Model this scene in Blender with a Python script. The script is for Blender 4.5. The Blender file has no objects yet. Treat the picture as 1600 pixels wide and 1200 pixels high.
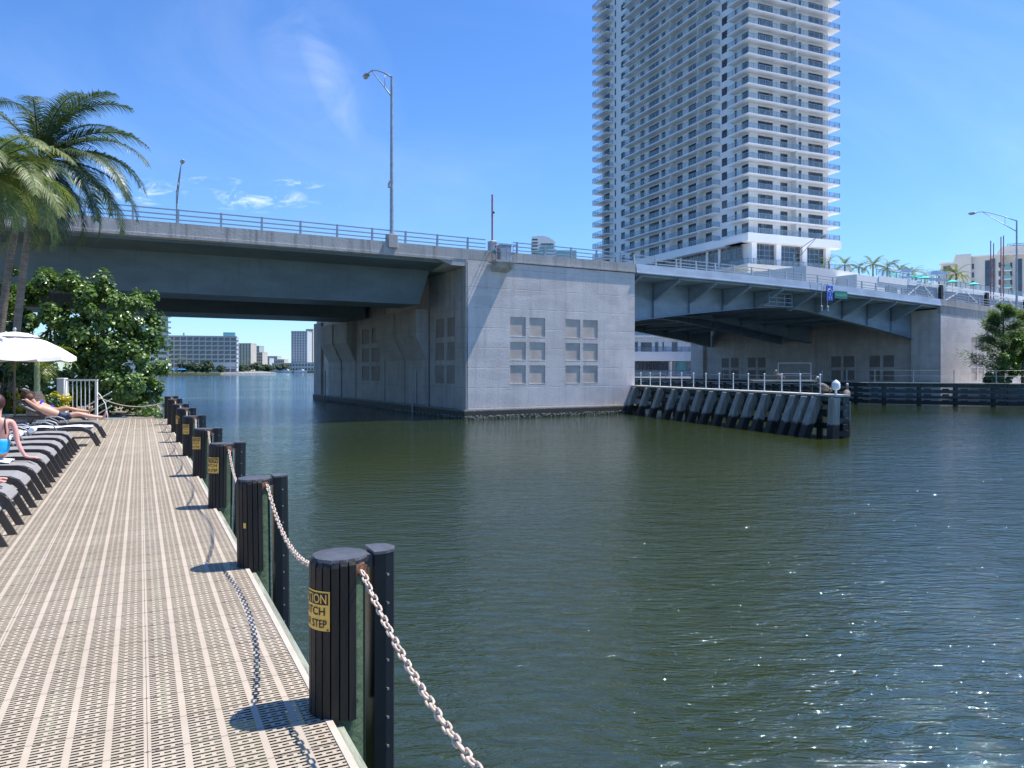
import bpy, bmesh, math, random
from mathutils import Vector, Matrix
R = math.radians
S = bpy.context.scene
COL = S.collection
rnd = random.Random(7)

# ------------------------------------------------------------------ camera, light, exposure
CAMH = 1.7
WATER = -1.3
F = 1155.0                     # focal length in photo pixels (1600 wide)
cd = bpy.data.cameras.new('camera'); cam = bpy.data.objects.new('camera', cd); COL.objects.link(cam)
cam.location = (0, 0, CAMH); cam.rotation_euler = (R(90), 0, 0)
cd.sensor_width = 36.0; cd.lens = 36.0 * F / 1600.0
cd.shift_y = -23.0 / 1600.0
cd.clip_start = 0.05; cd.clip_end = 12000
S.camera = cam
SUNV = Vector((0.370, 0.115, 0.77)).normalized()
sd = bpy.data.lights.new('sun', 'SUN'); sun = bpy.data.objects.new('sun', sd); COL.objects.link(sun)
sd.energy = 4.6; sd.angle = R(0.53); sd.color = (1.0, 0.955, 0.88)
sun.rotation_euler = SUNV.to_track_quat('Z', 'Y').to_euler(); sun.location = (30, 5, 60)
W = bpy.data.worlds.new('World'); S.world = W; W.use_nodes = True
S.view_settings.view_transform = 'Standard'; S.view_settings.look = 'None'
S.view_settings.exposure = 0.64; S.view_settings.gamma = 1.0

class NT:
    """tiny node-expression helper"""
    def __init__(s, tree): s.t = tree; s.n = tree.nodes; s.l = tree.links
    def node(s, typ, **kw):
        n = s.n.new(typ)
        for k, v in kw.items(): setattr(n, k, v)
        return n
    def put(s, sock, v):
        if isinstance(v, bpy.types.NodeSocket): s.l.new(v, sock)
        elif isinstance(v, (tuple, list)):
            try: sock.default_value = v
            except Exception: sock.default_value = tuple(v) + (1.0,)
        else: sock.default_value = v
    def m(s, op, a, b=0.0, c=0.0, clamp=False):
        n = s.node('ShaderNodeMath', operation=op, use_clamp=clamp)
        s.put(n.inputs[0], a); s.put(n.inputs[1], b)
        if len(n.inputs) > 2: s.put(n.inputs[2], c)
        return n.outputs[0]
    def mix(s, fac, a, b, blend='MIX'):
        n = s.node('ShaderNodeMix', data_type='RGBA', blend_type=blend)
        s.put(n.inputs[0], fac); s.put(n.inputs[6], a if isinstance(a, bpy.types.NodeSocket) else rgba(a)); s.put(n.inputs[7], b if isinstance(b, bpy.types.NodeSocket) else rgba(b))
        return n.outputs[2]
    def ramp(s, v, a, b):          # smoothstep a..b -> 0..1
        n = s.node('ShaderNodeMapRange', interpolation_type='SMOOTHSTEP')
        s.put(n.inputs[0], v); s.put(n.inputs[1], a); s.put(n.inputs[2], b); s.put(n.inputs[3], 0.0); s.put(n.inputs[4], 1.0)
        return n.outputs[0]
    def noise(s, vec, scale, detail=4, rough=0.55, dist=0.0):
        n = s.node('ShaderNodeTexNoise'); s.put(n.inputs['Vector'], vec); n.inputs['Scale'].default_value = scale
        n.inputs['Detail'].default_value = detail; n.inputs['Roughness'].default_value = rough; n.inputs['Distortion'].default_value = dist
        return n.outputs['Fac']
    def mapping(s, vec, scale=(1, 1, 1), rot=(0, 0, 0), loc=(0, 0, 0)):
        n = s.node('ShaderNodeMapping'); s.put(n.inputs[0], vec)
        n.inputs['Scale'].default_value = scale; n.inputs['Rotation'].default_value = rot; n.inputs['Location'].default_value = loc
        return n.outputs[0]
def rgba(c): return tuple(c) if len(c) == 4 else tuple(c) + (1.0,)

# world: sky texture + thin clouds laid out by direction
g = NT(W.node_tree); g.n.clear()
sky = g.node('ShaderNodeTexSky', sky_type='NISHITA'); sky.sun_disc = False
sky.sun_elevation = math.asin(SUNV.z); sky.sun_rotation = math.atan2(SUNV.x, SUNV.y)
sky.air_density = 1.0; sky.dust_density = 0.15; sky.ozone_density = 2.0; sky.altitude = 0
tc = g.node('ShaderNodeTexCoord'); sep = g.node('ShaderNodeSeparateXYZ'); g.l.new(tc.outputs['Generated'], sep.inputs[0])
hs = g.node('ShaderNodeHueSaturation'); hs.inputs['Saturation'].default_value = 1.20; hs.inputs['Value'].default_value = 1.0; hs.inputs['Hue'].default_value = 0.505
g.l.new(sky.outputs[0], hs.inputs['Color'])
skc = g.mix(1.0, hs.outputs[0], g.mix(g.ramp(sep.outputs[2], 0.0, 0.30), (0.58, 0.80, 1.15), (0.80, 0.99, 1.20)), 'MULTIPLY')
yy = g.m('MAXIMUM', sep.outputs[1], 0.02)
gx = g.m('DIVIDE', sep.outputs[0], yy); gz = g.m('DIVIDE', sep.outputs[2], yy)
cv = g.node('ShaderNodeCombineXYZ'); g.l.new(gx, cv.inputs[0]); g.l.new(gz, cv.inputs[1])
def blob(cx, cz, rx, rz, rot=0.0):
    dx = g.m('SUBTRACT', gx, cx); dz = g.m('SUBTRACT', gz, cz)
    c, s_ = math.cos(rot), math.sin(rot)
    a = g.m('ADD', g.m('MULTIPLY', dx, c), g.m('MULTIPLY', dz, s_)); b = g.m('SUBTRACT', g.m('MULTIPLY', dz, c), g.m('MULTIPLY', dx, s_))
    d = g.m('ADD', g.m('POWER', g.m('ABSOLUTE', g.m('DIVIDE', a, rx)), 2.0), g.m('POWER', g.m('ABSOLUTE', g.m('DIVIDE', b, rz)), 2.0))
    return g.m('SUBTRACT', 1.0, d, clamp=True)
n1 = g.noise(g.mapping(cv.outputs[0], (20, 55, 1)), 1.0, 8, 0.68, 0.5)
n2 = g.noise(g.mapping(cv.outputs[0], (4.5, 8, 1), rot=(0, 0, R(-58))), 1.0, 6, 0.6, 1.2)
low = None
for b_ in [(-0.348, 0.230, 0.075, 0.020), (-0.50, 0.240, 0.065, 0.020), (-0.30, 0.250, 0.05, 0.008), (-0.262, 0.222, 0.035, 0.007), (-0.41, 0.252, 0.05, 0.010)]:
    q = blob(*b_); low = q if low is None else g.m('MAXIMUM', low, q)
lowm = g.m('MULTIPLY', g.m('POWER', low, 0.7), g.ramp(n1, 0.46, 0.70))
cir = g.m('MAXIMUM', blob(-0.250, 0.40, 0.13, 0.035, R(-66)), g.m('MULTIPLY', blob(-0.27, 0.42, 0.20, 0.10, R(-60)), 0.45))
cirm = g.m('MULTIPLY', g.m('MULTIPLY', cir, g.ramp(n2, 0.20, 0.95)), 0.24)
veil = g.m('MULTIPLY', g.ramp(g.noise(g.mapping(cv.outputs[0], (1.4, 2.4, 1), rot=(0, 0, R(25)), loc=(3, 1, 0)), 1.0, 6, 0.6, 0.8), 0.45, 0.8), 0.08)
cm = g.m('MAXIMUM', g.m('MAXIMUM', g.m('MULTIPLY', lowm, 0.42), cirm), veil, clamp=True)
cm = g.m('MULTIPLY', cm, g.ramp(sep.outputs[1], 0.02, 0.1))
cs = g.mix(cm, skc, (9.5, 9.9, 10.4))
bg = g.node('ShaderNodeBackground'); g.l.new(cs, bg.inputs[0]); bg.inputs[1].default_value = 0.115
wo = g.node('ShaderNodeOutputWorld'); g.l.new(bg.outputs[0], wo.inputs[0])

# ------------------------------------------------------------------ materials
def base_mat(name):
    m = bpy.data.materials.new(name); m.use_nodes = True
    t = NT(m.node_tree); bs = t.n['Principled BSDF']
    return m, t, bs
def mat(name, col, rough=0.6, metal=0.0, var=0.12, scale=3.0, bump=0.0, spec=0.5, alpha=1.0, stretch=(1, 1, 1), bscale=None, trans=0.0):
    m, t, bs = base_mat(name)
    co = t.node('ShaderNodeTexCoord').outputs['Object']
    v = t.mapping(co, stretch)
    n = t.noise(v, scale, 5, 0.6)
    lo = tuple(c * (1 - var) for c in col); hi = tuple(min(1, c * (1 + var)) for c in col)
    t.l.new(t.mix(t.ramp(n, 0.3, 0.7), lo, hi), bs.inputs['Base Color'])
    bs.inputs['Roughness'].default_value = rough; bs.inputs['Metallic'].default_value = metal
    bs.inputs['Specular IOR Level'].default_value = spec
    bs.inputs['Alpha'].default_value = alpha
    if bump:
        b = t.node('ShaderNodeBump'); b.inputs['Strength'].default_value = bump; b.inputs['Distance'].default_value = 0.02
        t.l.new(t.noise(v, bscale or scale * 6, 5, 0.6), b.inputs['Height']); t.l.new(b.outputs[0], bs.inputs['Normal'])
    return m
def leafmat(name, col, col2, rough=0.4, scale=2.0, tr=0.25):
    m, t, bs = base_mat(name)
    co = t.node('ShaderNodeTexCoord').outputs['Object']
    n = t.noise(co, scale, 3, 0.6); n2_ = t.noise(co, scale * 7, 2, 0.5)
    f = t.ramp(t.m('ADD', t.m('MULTIPLY', n, 0.6), t.m('MULTIPLY', n2_, 0.4)), 0.36, 0.64)
    c = t.mix(f, col, col2); t.l.new(c, bs.inputs['Base Color']); bs.inputs['Roughness'].default_value = rough
    tl = t.node('ShaderNodeBsdfTranslucent'); t.l.new(t.mix(1.0, c, (1.6, 1.7, 0.7), 'MULTIPLY'), tl.inputs[0])
    ms = t.node('ShaderNodeMixShader'); ms.inputs[0].default_value = tr
    t.l.new(bs.outputs[0], ms.inputs[1]); t.l.new(tl.outputs[0], ms.inputs[2]); t.l.new(ms.outputs[0], t.n['Material Output'].inputs[0])
    return m
def concrete(name, col, streak=0.35, patch=0.25, lines=True, zoff=0.0, pink=None):
    """weathered cast concrete: form-board lines, run-off streaks, painted-over patches"""
    m, t, bs = base_mat(name)
    co = t.node('ShaderNodeTexCoord').outputs['Object']
    sp = t.node('ShaderNodeSeparateXYZ'); t.l.new(co, sp.inputs[0])
    c = t.mix(t.ramp(t.noise(co, 0.7, 6, 0.65), 0.3, 0.7), tuple(x * 0.86 for x in col), tuple(min(1, x * 1.1) for x in col))
    if pink: c = t.mix(t.m('MULTIPLY', t.ramp(t.noise(t.mapping(co, (0.5, 0.5, 0.22)), 1.0, 4, 0.5), 0.45, 0.6), 0.7), c, pink)
    pa = t.ramp(t.noise(t.mapping(co, (0.16, 0.16, 0.75), loc=(2.3, 1.1, 5.2)), 1.0, 5, 0.5, 0.5), 0.50, 0.53)
    c = t.mix(t.m('MULTIPLY', pa, patch), c, tuple(min(1, x * 1.22) for x in col))
    st = t.ramp(t.noise(t.mapping(co, (2.6, 2.6, 0.16)), 1.0, 6, 0.72), 0.47, 0.70)
    c = t.mix(t.m('MULTIPLY', st, streak), c, tuple(x * 0.40 for x in col))
    fine = t.ramp(t.noise(co, 14, 5, 0.7), 0.25, 0.8)
    c = t.mix(t.m('MULTIPLY', fine, 0.18), c, tuple(x * 0.6 for x in col))
    h = t.noise(co, 9, 6, 0.65)
    if lines:
        zz = t.m('ADD', t.m('ADD', sp.outputs[2], zoff), t.m('MULTIPLY', t.noise(co, 0.6, 2), 0.07))
        fr = t.m('ABSOLUTE', t.m('SUBTRACT', t.m('FRACT', t.m('DIVIDE', zz, 1.22)), 0.5))
        ln = t.m('MULTIPLY', t.m('SUBTRACT', 1.0, t.ramp(fr, 0.006, 0.022)), t.ramp(t.noise(co, 1.3, 3), 0.35, 0.6))
        c = t.mix(t.m('MULTIPLY', ln, 0.45), c, tuple(x * 0.42 for x in col))
        h = t.m('SUBTRACT', h, t.m('MULTIPLY', ln, 0.8))
    t.l.new(c, bs.inputs['Base Color']); bs.inputs['Roughness'].default_value = 0.85; bs.inputs['Specular IOR Level'].default_value = 0.25
    b = t.node('ShaderNodeBump'); b.inputs['Strength'].default_value = 0.5; b.inputs['Distance'].default_value = 0.03
    t.l.new(h, b.inputs['Height']); t.l.new(b.outputs[0], bs.inputs['Normal'])
    return m
def tidal(name, col, z0=-0.55, dark=(0.018, 0.018, 0.016), fade=0.25):
    """piling that is dark and wet below the tide line (object z = world z)"""
    m, t, bs = base_mat(name)
    tcn = t.node('ShaderNodeTexCoord'); geo = t.node('ShaderNodeNewGeometry')
    sp = t.node('ShaderNodeSeparateXYZ'); t.l.new(geo.outputs['Position'], sp.inputs[0])
    co = geo.outputs['Position']
    z = t.m('ADD', sp.outputs[2], t.m('MULTIPLY', t.m('SUBTRACT', t.noise(co, 3.0, 4), 0.5), fade * 2))
    c = t.mix(t.ramp(t.noise(t.mapping(co, (6, 6, 0.8)), 1.0, 5, 0.6), 0.3, 0.75), tuple(x * 0.6 for x in col), tuple(x * 1.1 for x in col))
    c = t.mix(t.ramp(z, z0 - 0.06, z0 + 0.06), dark, c)
    t.l.new(c, bs.inputs['Base Color']); bs.inputs['Roughness'].default_value = 0.7
    b = t.node('ShaderNodeBump'); b.inputs['Strength'].default_value = 0.6; b.inputs['Distance'].default_value = 0.03
    t.l.new(t.noise(co, 12, 5, 0.6), b.inputs['Height']); t.l.new(b.outputs[0], bs.inputs['Normal'])
    return m

M = {}
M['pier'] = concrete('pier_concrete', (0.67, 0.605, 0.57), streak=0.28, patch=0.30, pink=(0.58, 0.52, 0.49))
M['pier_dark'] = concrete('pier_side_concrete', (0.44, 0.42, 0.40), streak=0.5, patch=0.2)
M['parapet'] = concrete('parapet_concrete', (0.44, 0.42, 0.405), streak=0.75, patch=0.25, lines=False)
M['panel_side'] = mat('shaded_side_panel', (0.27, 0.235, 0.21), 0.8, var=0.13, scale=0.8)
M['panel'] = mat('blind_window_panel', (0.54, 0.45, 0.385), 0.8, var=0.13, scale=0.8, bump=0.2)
def steelmat(name, col, rust=0.25):
    m, t, bs = base_mat(name); co = t.node('ShaderNodeTexCoord').outputs['Object']
    c = t.mix(t.ramp(t.noise(t.mapping(co, (0.5, 0.5, 1.2)), 1.0, 5, 0.6), 0.3, 0.7), tuple(x * 0.84 for x in col), tuple(x * 1.14 for x in col))
    st = t.ramp(t.noise(t.mapping(co, (3.5, 3.5, 0.22)), 1.0, 6, 0.7), 0.52, 0.76)
    c = t.mix(t.m('MULTIPLY', st, 0.35), c, tuple(x * 0.5 for x in col))
    ru = t.m('MULTIPLY', t.ramp(t.noise(t.mapping(co, (2.1, 2.1, 0.5), loc=(4, 2, 1)), 1.0, 6, 0.75), 0.62, 0.75), rust)
    c = t.mix(ru, c, (0.16, 0.10, 0.07))
    t.l.new(c, bs.inputs['Base Color']); bs.inputs['Roughness'].default_value = 0.5; return m
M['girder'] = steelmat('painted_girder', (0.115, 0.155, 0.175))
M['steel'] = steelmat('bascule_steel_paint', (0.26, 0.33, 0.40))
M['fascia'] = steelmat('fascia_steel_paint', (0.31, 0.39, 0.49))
M['asphalt'] = mat('asphalt', (0.06, 0.06, 0.06), 0.9, var=0.2, scale=4, bump=0.3)
M['galv'] = mat('galvanised_metal', (0.34, 0.37, 0.40), 0.45, metal=0.4, var=0.15, scale=4)
M['rail'] = mat('rail_aluminium', (0.30, 0.34, 0.40), 0.45, metal=0.3, var=0.1, scale=2)
M['railw'] = mat('pale_rail_aluminium', (0.36, 0.38, 0.40), 0.5, metal=0.2, var=0.1, scale=2)
M['white'] = mat('white_paint', (0.78, 0.78, 0.77), 0.55, var=0.04, scale=1.0)
M['tower'] = mat('tower_stucco', (0.86, 0.86, 0.86), 0.7, var=0.04, scale=0.15)
M['cream'] = mat('cream_stucco', (0.60, 0.585, 0.545), 0.75, var=0.06, scale=0.2)
M['offwhite'] = mat('offwhite_stucco', (0.62, 0.63, 0.64), 0.75, var=0.06, scale=0.2)
M['farwhite'] = mat('muted_white_wall', (0.46, 0.49, 0.53), 0.8, var=0.06, scale=0.1)  # muted wall colours, mostly for the distant buildings
M['farbeige'] = mat('muted_beige_wall', (0.50, 0.46, 0.43), 0.8, var=0.06, scale=0.1)
M['fargrey'] = mat('muted_grey_wall', (0.36, 0.40, 0.43), 0.8, var=0.06, scale=0.1)
M['teal'] = mat('teal_glazing', (0.16, 0.42, 0.45), 0.25, var=0.12, scale=0.2, spec=0.7)
M['glass'] = mat('dark_window_glass', (0.030, 0.045, 0.070), 0.08, var=0.5, scale=0.35, spec=0.9)
def towerglass():
    m, t, bs = base_mat('tower_window_glass'); oi = t.node('ShaderNodeObjectInfo'); geo = t.node('ShaderNodeNewGeometry')
    sp = t.node('ShaderNodeSeparateXYZ'); t.l.new(geo.outputs['Position'], sp.inputs[0])
    wn = t.node('ShaderNodeTexWhiteNoise', noise_dimensions='2D'); cb = t.node('ShaderNodeCombineXYZ')
    t.put(cb.inputs[0], t.m('FLOOR', t.m('DIVIDE', t.m('SUBTRACT', sp.outputs[2], 29.3), 3.02))); t.put(cb.inputs[1], t.m('FLOOR', t.m('DIVIDE', t.m('ADD', sp.outputs[0], sp.outputs[1]), 1.3)))
    t.l.new(cb.outputs[0], wn.inputs['Vector'])
    k = t.ramp(wn.outputs[0], 0.62, 0.95)
    t.l.new(t.mix(k, (0.022, 0.032, 0.050), (0.15, 0.155, 0.16)), bs.inputs['Base Color']); bs.inputs['Roughness'].default_value = 0.07; bs.inputs['Specular IOR Level'].default_value = 0.8; return m
M['tglass'] = towerglass()
M['glass2'] = mat('curtained_window_glass', (0.10, 0.115, 0.13), 0.15, var=0.6, scale=0.6, spec=0.8)
M['frame'] = mat('dark_window_frame', (0.10, 0.125, 0.15), 0.4, metal=0.2)
M['railfr'] = mat('balcony_rail_metal', (0.30, 0.36, 0.42), 0.4, metal=0.2)
M['balglass'] = mat('balcony_glass', (0.26, 0.38, 0.46), 0.12, var=0.2, scale=0.3, spec=0.5, alpha=0.22)
M['wood_green'] = mat('treated_timber', (0.085, 0.125, 0.065), 0.75, var=0.35, scale=2.5, stretch=(6, 6, 0.7), bump=0.4)
M['wood_grey'] = mat('weathered_timber', (0.26, 0.28, 0.22), 0.8, var=0.3, scale=2.5, stretch=(8, 1, 8), bump=0.5)
M['fender_wood'] = tidal('fender_timber', (0.055, 0.075, 0.075), -0.6)
M['batter'] = tidal('batter_pile_concrete', (0.30, 0.29, 0.255), -0.72, dark=(0.018, 0.016, 0.013), fade=0.22)
M['ledge'] = tidal('barnacled_ledge', (0.34, 0.32, 0.28), -0.82, dark=(0.05, 0.048, 0.036), fade=0.06)
M['timber_pile'] = tidal('timber_pile_wet', (0.085, 0.13, 0.07), -0.8, fade=0.15)
M['chain'] = mat('painted_chain', (0.58, 0.46, 0.37), 0.4, metal=0.0, var=0.22, scale=45)
M['yellow'] = mat('sign_yellow', (0.90, 0.52, 0.10), 0.5, var=0.08, scale=9)
M['black'] = mat('black_paint', (0.015, 0.013, 0.012), 0.5)
M['cap'] = mat('slate_cap', (0.075, 0.078, 0.088), 0.45, var=0.3, scale=7, bump=0.3)
M['rust'] = mat('splintered_wood', (0.20, 0.10, 0.06), 0.9, var=0.6, scale=40, bump=0.8)
M['bolt'] = mat('bolt_metal', (0.45, 0.45, 0.46), 0.4, metal=0.7)
M['lounge_frame'] = mat('lounger_frame', (0.045, 0.040, 0.040), 0.35, var=0.2, scale=6)
M['sling'] = mat('lounger_sling', (0.26, 0.25, 0.245), 0.8, var=0.08, scale=40, bump=0.2)
M['towel'] = mat('white_towel', (0.80, 0.80, 0.82), 0.95, var=0.06, scale=14, bump=0.6, bscale=30)
M['canvas'] = mat('white_canvas', (0.82, 0.79, 0.80), 0.9, var=0.03, scale=3)
M['pole_brown'] = mat('brown_pole', (0.16, 0.12, 0.09), 0.5)
M['skin'] = mat('skin', (0.62, 0.34, 0.24), 0.5, var=0.08, scale=7)
M['skin2'] = mat('tanned_skin', (0.50, 0.26, 0.16), 0.5, var=0.08, scale=7)
M['skin_pink'] = mat('sunned_skin', (0.66, 0.33, 0.27), 0.5, var=0.08, scale=7)
M['hair'] = mat('brown_hair', (0.10, 0.045, 0.025), 0.6, var=0.3, scale=30)
M['hair2'] = mat('dark_red_hair', (0.06, 0.018, 0.014), 0.55, var=0.3, scale=30)
M['bikini'] = mat('cobalt_swimwear', (0.01, 0.02, 0.75), 0.6)
M['shorts'] = mat('navy_trunks', (0.035, 0.05, 0.09), 0.8, var=0.9, scale=14)
M['seagrape'] = leafmat('sea_grape_leaf', (0.036, 0.085, 0.018), (0.15, 0.24, 0.05), 0.30, 1.5, 0.22)
M['seagrape2'] = leafmat('dense_bush_leaf', (0.020, 0.055, 0.014), (0.05, 0.11, 0.025), 0.4, 1.5, 0.2)
M['croton'] = leafmat('croton_leaf', (0.28, 0.30, 0.02), (0.55, 0.44, 0.03), 0.4, 3, 0.3)
M['palm'] = leafmat('palm_leaflet', (0.022, 0.048, 0.020), (0.085, 0.12, 0.045), 0.42, 1.5, 0.22)
M['palm2'] = leafmat('light_palm_leaflet', (0.075, 0.125, 0.040), (0.19, 0.22, 0.07), 0.48, 1.5, 0.3)
M['palm3'] = leafmat('yellow_green_palm_leaflet', (0.10, 0.16, 0.02), (0.26, 0.30, 0.03), 0.35, 1.5, 0.4)
M['pine'] = leafmat('pine_needle_spray', (0.06, 0.11, 0.05), (0.17, 0.24, 0.11), 0.6, 0.8, 0.35)
M['tree_far'] = leafmat('far_tree_leaf', (0.025, 0.055, 0.022), (0.06, 0.11, 0.035), 0.6, 0.2, 0.15)
M['trunk'] = mat('palm_trunk', (0.20, 0.17, 0.14), 0.9, var=0.3, scale=3, stretch=(1, 1, 5), bump=0.6)
M['bark'] = mat('bark', (0.13, 0.10, 0.08), 0.9, var=0.3, scale=5, bump=0.6)
M['crownshaft'] = mat('palm_crownshaft', (0.22, 0.28, 0.15), 0.5, var=0.1)
M['sand'] = mat('soil_ground', (0.22, 0.19, 0.14), 0.95, var=0.25, scale=0.6, bump=0.3)
M['grass'] = mat('lawn_ground', (0.13, 0.16, 0.07), 0.95, var=0.2, scale=0.2)
M['seawall'] = mat('seawall_concrete', (0.36, 0.34, 0.31), 0.9, var=0.2, scale=0.5)
M['red'] = mat('red_stripe_paint', (0.42, 0.07, 0.06), 0.5)
M['blue_sign'] = mat('blue_sign_face', (0.015, 0.07, 0.50), 0.4)
M['green_sign'] = mat('green_sign_face', (0.01, 0.17, 0.13), 0.4)
M['paleblue'] = mat('pale_sign_ink', (0.55, 0.68, 0.85), 0.4)
M['palegreen'] = mat('pale_green_sign_ink', (0.22, 0.60, 0.42), 0.4)
M['tealcanvas'] = mat('teal_canvas', (0.06, 0.60, 0.50), 0.8, var=0.05)
M['pelican'] = mat('pelican_feathers', (0.16, 0.13, 0.11), 0.8, var=0.4, scale=12)
M['pelican_head'] = mat('pelican_head_feathers', (0.60, 0.56, 0.50), 0.8, var=0.1)
M['lens'] = mat('lamp_lens', (0.45, 0.42, 0.36), 0.2)
M['signal_green'] = mat('green_signal_housing', (0.05, 0.30, 0.26), 0.4)
M['rope'] = mat('tan_rope', (0.48, 0.42, 0.33), 0.9, var=0.2, scale=30)
M['dividergrey'] = mat('divider_wall', (0.70, 0.70, 0.69), 0.7, var=0.04)

# seated woman's top: white above, turquoise tie-dye below
def suitmat():
    m, t, bs = base_mat('white_turquoise_top')
    geo = t.node('ShaderNodeNewGeometry'); sp = t.node('ShaderNodeSeparateXYZ'); t.l.new(geo.outputs['Position'], sp.inputs[0])
    z = t.m('ADD', sp.outputs[2], t.m('MULTIPLY', t.noise(geo.outputs['Position'], 7, 3), 0.12))
    c = t.mix(t.ramp(z, 0.72, 0.86), (0.01, 0.42, 0.80), (0.62, 0.74, 0.86))
    t.l.new(c, bs.inputs['Base Color']); bs.inputs['Roughness'].default_value = 0.8
    return m
M['suit'] = suitmat()

# deck grating: slots are real holes (transparent), ribs and webs are solid
def gratingmat():
    m, t, bs = base_mat('plastic_deck_grating')
    co = t.node('ShaderNodeTexCoord').outputs['Object']
    sp = t.node('ShaderNodeSeparateXYZ'); t.l.new(co, sp.inputs[0]); v = sp.outputs[0]; u = sp.outputs[1]
    P = 0.16
    fv = t.m('FRACT', t.m('DIVIDE', t.m('ADD', v, 40 * P - 0.031 + 0.0105), P))       # 0..1, rib occupies 0..0.13
    cell = t.m('DIVIDE', t.m('SUBTRACT', fv, 0.131), 0.869)                            # 0..1 inside cell
    rib = t.m('LESS_THAN', fv, 0.131)
    edge = t.m('LESS_THAN', t.m('ABSOLUTE', t.m('SUBTRACT', cell, 0.5)), 0.465)
    ROW = 0.3 / 11.0
    ur = t.m('DIVIDE', t.m('ADD', u, 30.0 - 3.66 % 0.3), ROW)
    fu = t.m('FRACT', ur)
    par = t.m('MODULO', t.m('FLOOR', ur), 2.0)
    slot_u = t.m('LESS_THAN', t.m('ABSOLUTE', t.m('SUBTRACT', fu, 0.5)), 0.225)
    br = t.m('MINIMUM', t.m('ABSOLUTE', t.m('SUBTRACT', cell, 0.335)), t.m('ABSOLUTE', t.m('SUBTRACT', cell, 0.665)))
    wide = t.m('GREATER_THAN', br, 0.062)
    keep = t.m('MAXIMUM', par, wide)           # odd rows: long slots, even rows: interrupted
    hole = t.m('MULTIPLY', t.m('MULTIPLY', slot_u, keep), t.m('MULTIPLY', edge, t.m('SUBTRACT', 1.0, rib)))
    fs = t.m('FRACT', t.m('DIVIDE', t.m('ADD', u, 30.0 - 3.66 % 0.3), 0.3))
    seam = t.m('LESS_THAN', t.m('MINIMUM', fs, t.m('SUBTRACT', 1.0, fs)), 0.008)
    # panel edge every 5 ribs: two ribs with a joint
    f5 = t.m('ABSOLUTE', t.m('SUBTRACT', t.m('FRACT', t.m('DIVIDE', t.m('ADD', v, 8.0 - 0.031 + 0.4), 0.8)), 0.5))
    joint = t.m('LESS_THAN', f5, 0.002)
    # screws on the panel edge at each seam
    du = t.m('MULTIPLY', t.m('SUBTRACT', t.m('ABSOLUTE', t.m('SUBTRACT', fs, 0.5)), 0.5), 0.3)
    dv = t.m('MULTIPLY', f5, 0.8)
    rr = t.m('SQRT', t.m('ADD', t.m('MULTIPLY', du, du), t.m('MULTIPLY', dv, dv)))
    screw = t.m('LESS_THAN', rr, 0.0085)
    # clips in the cell middle at seams, every third cell
    d3 = t.m('MULTIPLY', t.m('SUBTRACT', t.m('FRACT', t.m('DIVIDE', t.m('ADD', v, 8.0 - 0.15), 0.48)), 0.5), 0.48)
    rc = t.m('SQRT', t.m('ADD', t.m('MULTIPLY', du, du), t.m('MULTIPLY', d3, d3)))
    clip = t.m('LESS_THAN', t.m('ABSOLUTE', t.m('SUBTRACT', rc, 0.007)), 0.0028)
    dirt = t.ramp(t.noise(co, 1.1, 6, 0.7), 0.32, 0.66)
    fine = t.ramp(t.noise(co, 38, 4, 0.7), 0.3, 0.8)
    pn = t.node('ShaderNodeTexWhiteNoise', noise_dimensions='2D')
    pc = t.node('ShaderNodeCombineXYZ'); t.put(pc.inputs[0], t.m('FLOOR', t.m('DIVIDE', t.m('ADD', v, 8.0 - 0.031), 0.8))); t.put(pc.inputs[1], t.m('FLOOR', t.m('DIVIDE', t.m('ADD', u, 30.0 - 3.66 % 0.3), 0.3)))
    t.l.new(pc.outputs[0], pn.inputs['Vector'])
    c = t.mix(dirt, (0.405, 0.335, 0.25), (0.49, 0.41, 0.315))
    c = t.mix(t.m('MULTIPLY', rib, 0.30), c, (0.50, 0.425, 0.33))
    c = t.mix(t.m('MULTIPLY', fine, 0.18), c, (0.34, 0.29, 0.25))
    c = t.mix(t.m('MULTIPLY', pn.outputs[0], 0.22), c, (0.38, 0.33, 0.28))
    stain = t.ramp(t.noise(t.mapping(co, (0.9, 0.35, 1), loc=(5, 2, 0)), 1.0, 7, 0.72), 0.56, 0.72)
    c = t.mix(t.m('MULTIPLY', stain, 0.28), c, (0.27, 0.22, 0.18))
    dk = t.m('MAXIMUM', t.m('MULTIPLY', t.m('MAXIMUM', seam, joint), 0.85), t.m('MAXIMUM', t.m('MULTIPLY', screw, 0.85), t.m('MULTIPLY', clip, 0.6)))
    c = t.mix(dk, c, (0.06, 0.05, 0.045))
    t.l.new(c, bs.inputs['Base Color']); bs.inputs['Roughness'].default_value = 0.62; bs.inputs['Specular IOR Level'].default_value = 0.35
    t.l.new(t.m('SUBTRACT', 1.0, hole), bs.inputs['Alpha'])
    return m
M['grating'] = gratingmat()

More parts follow.
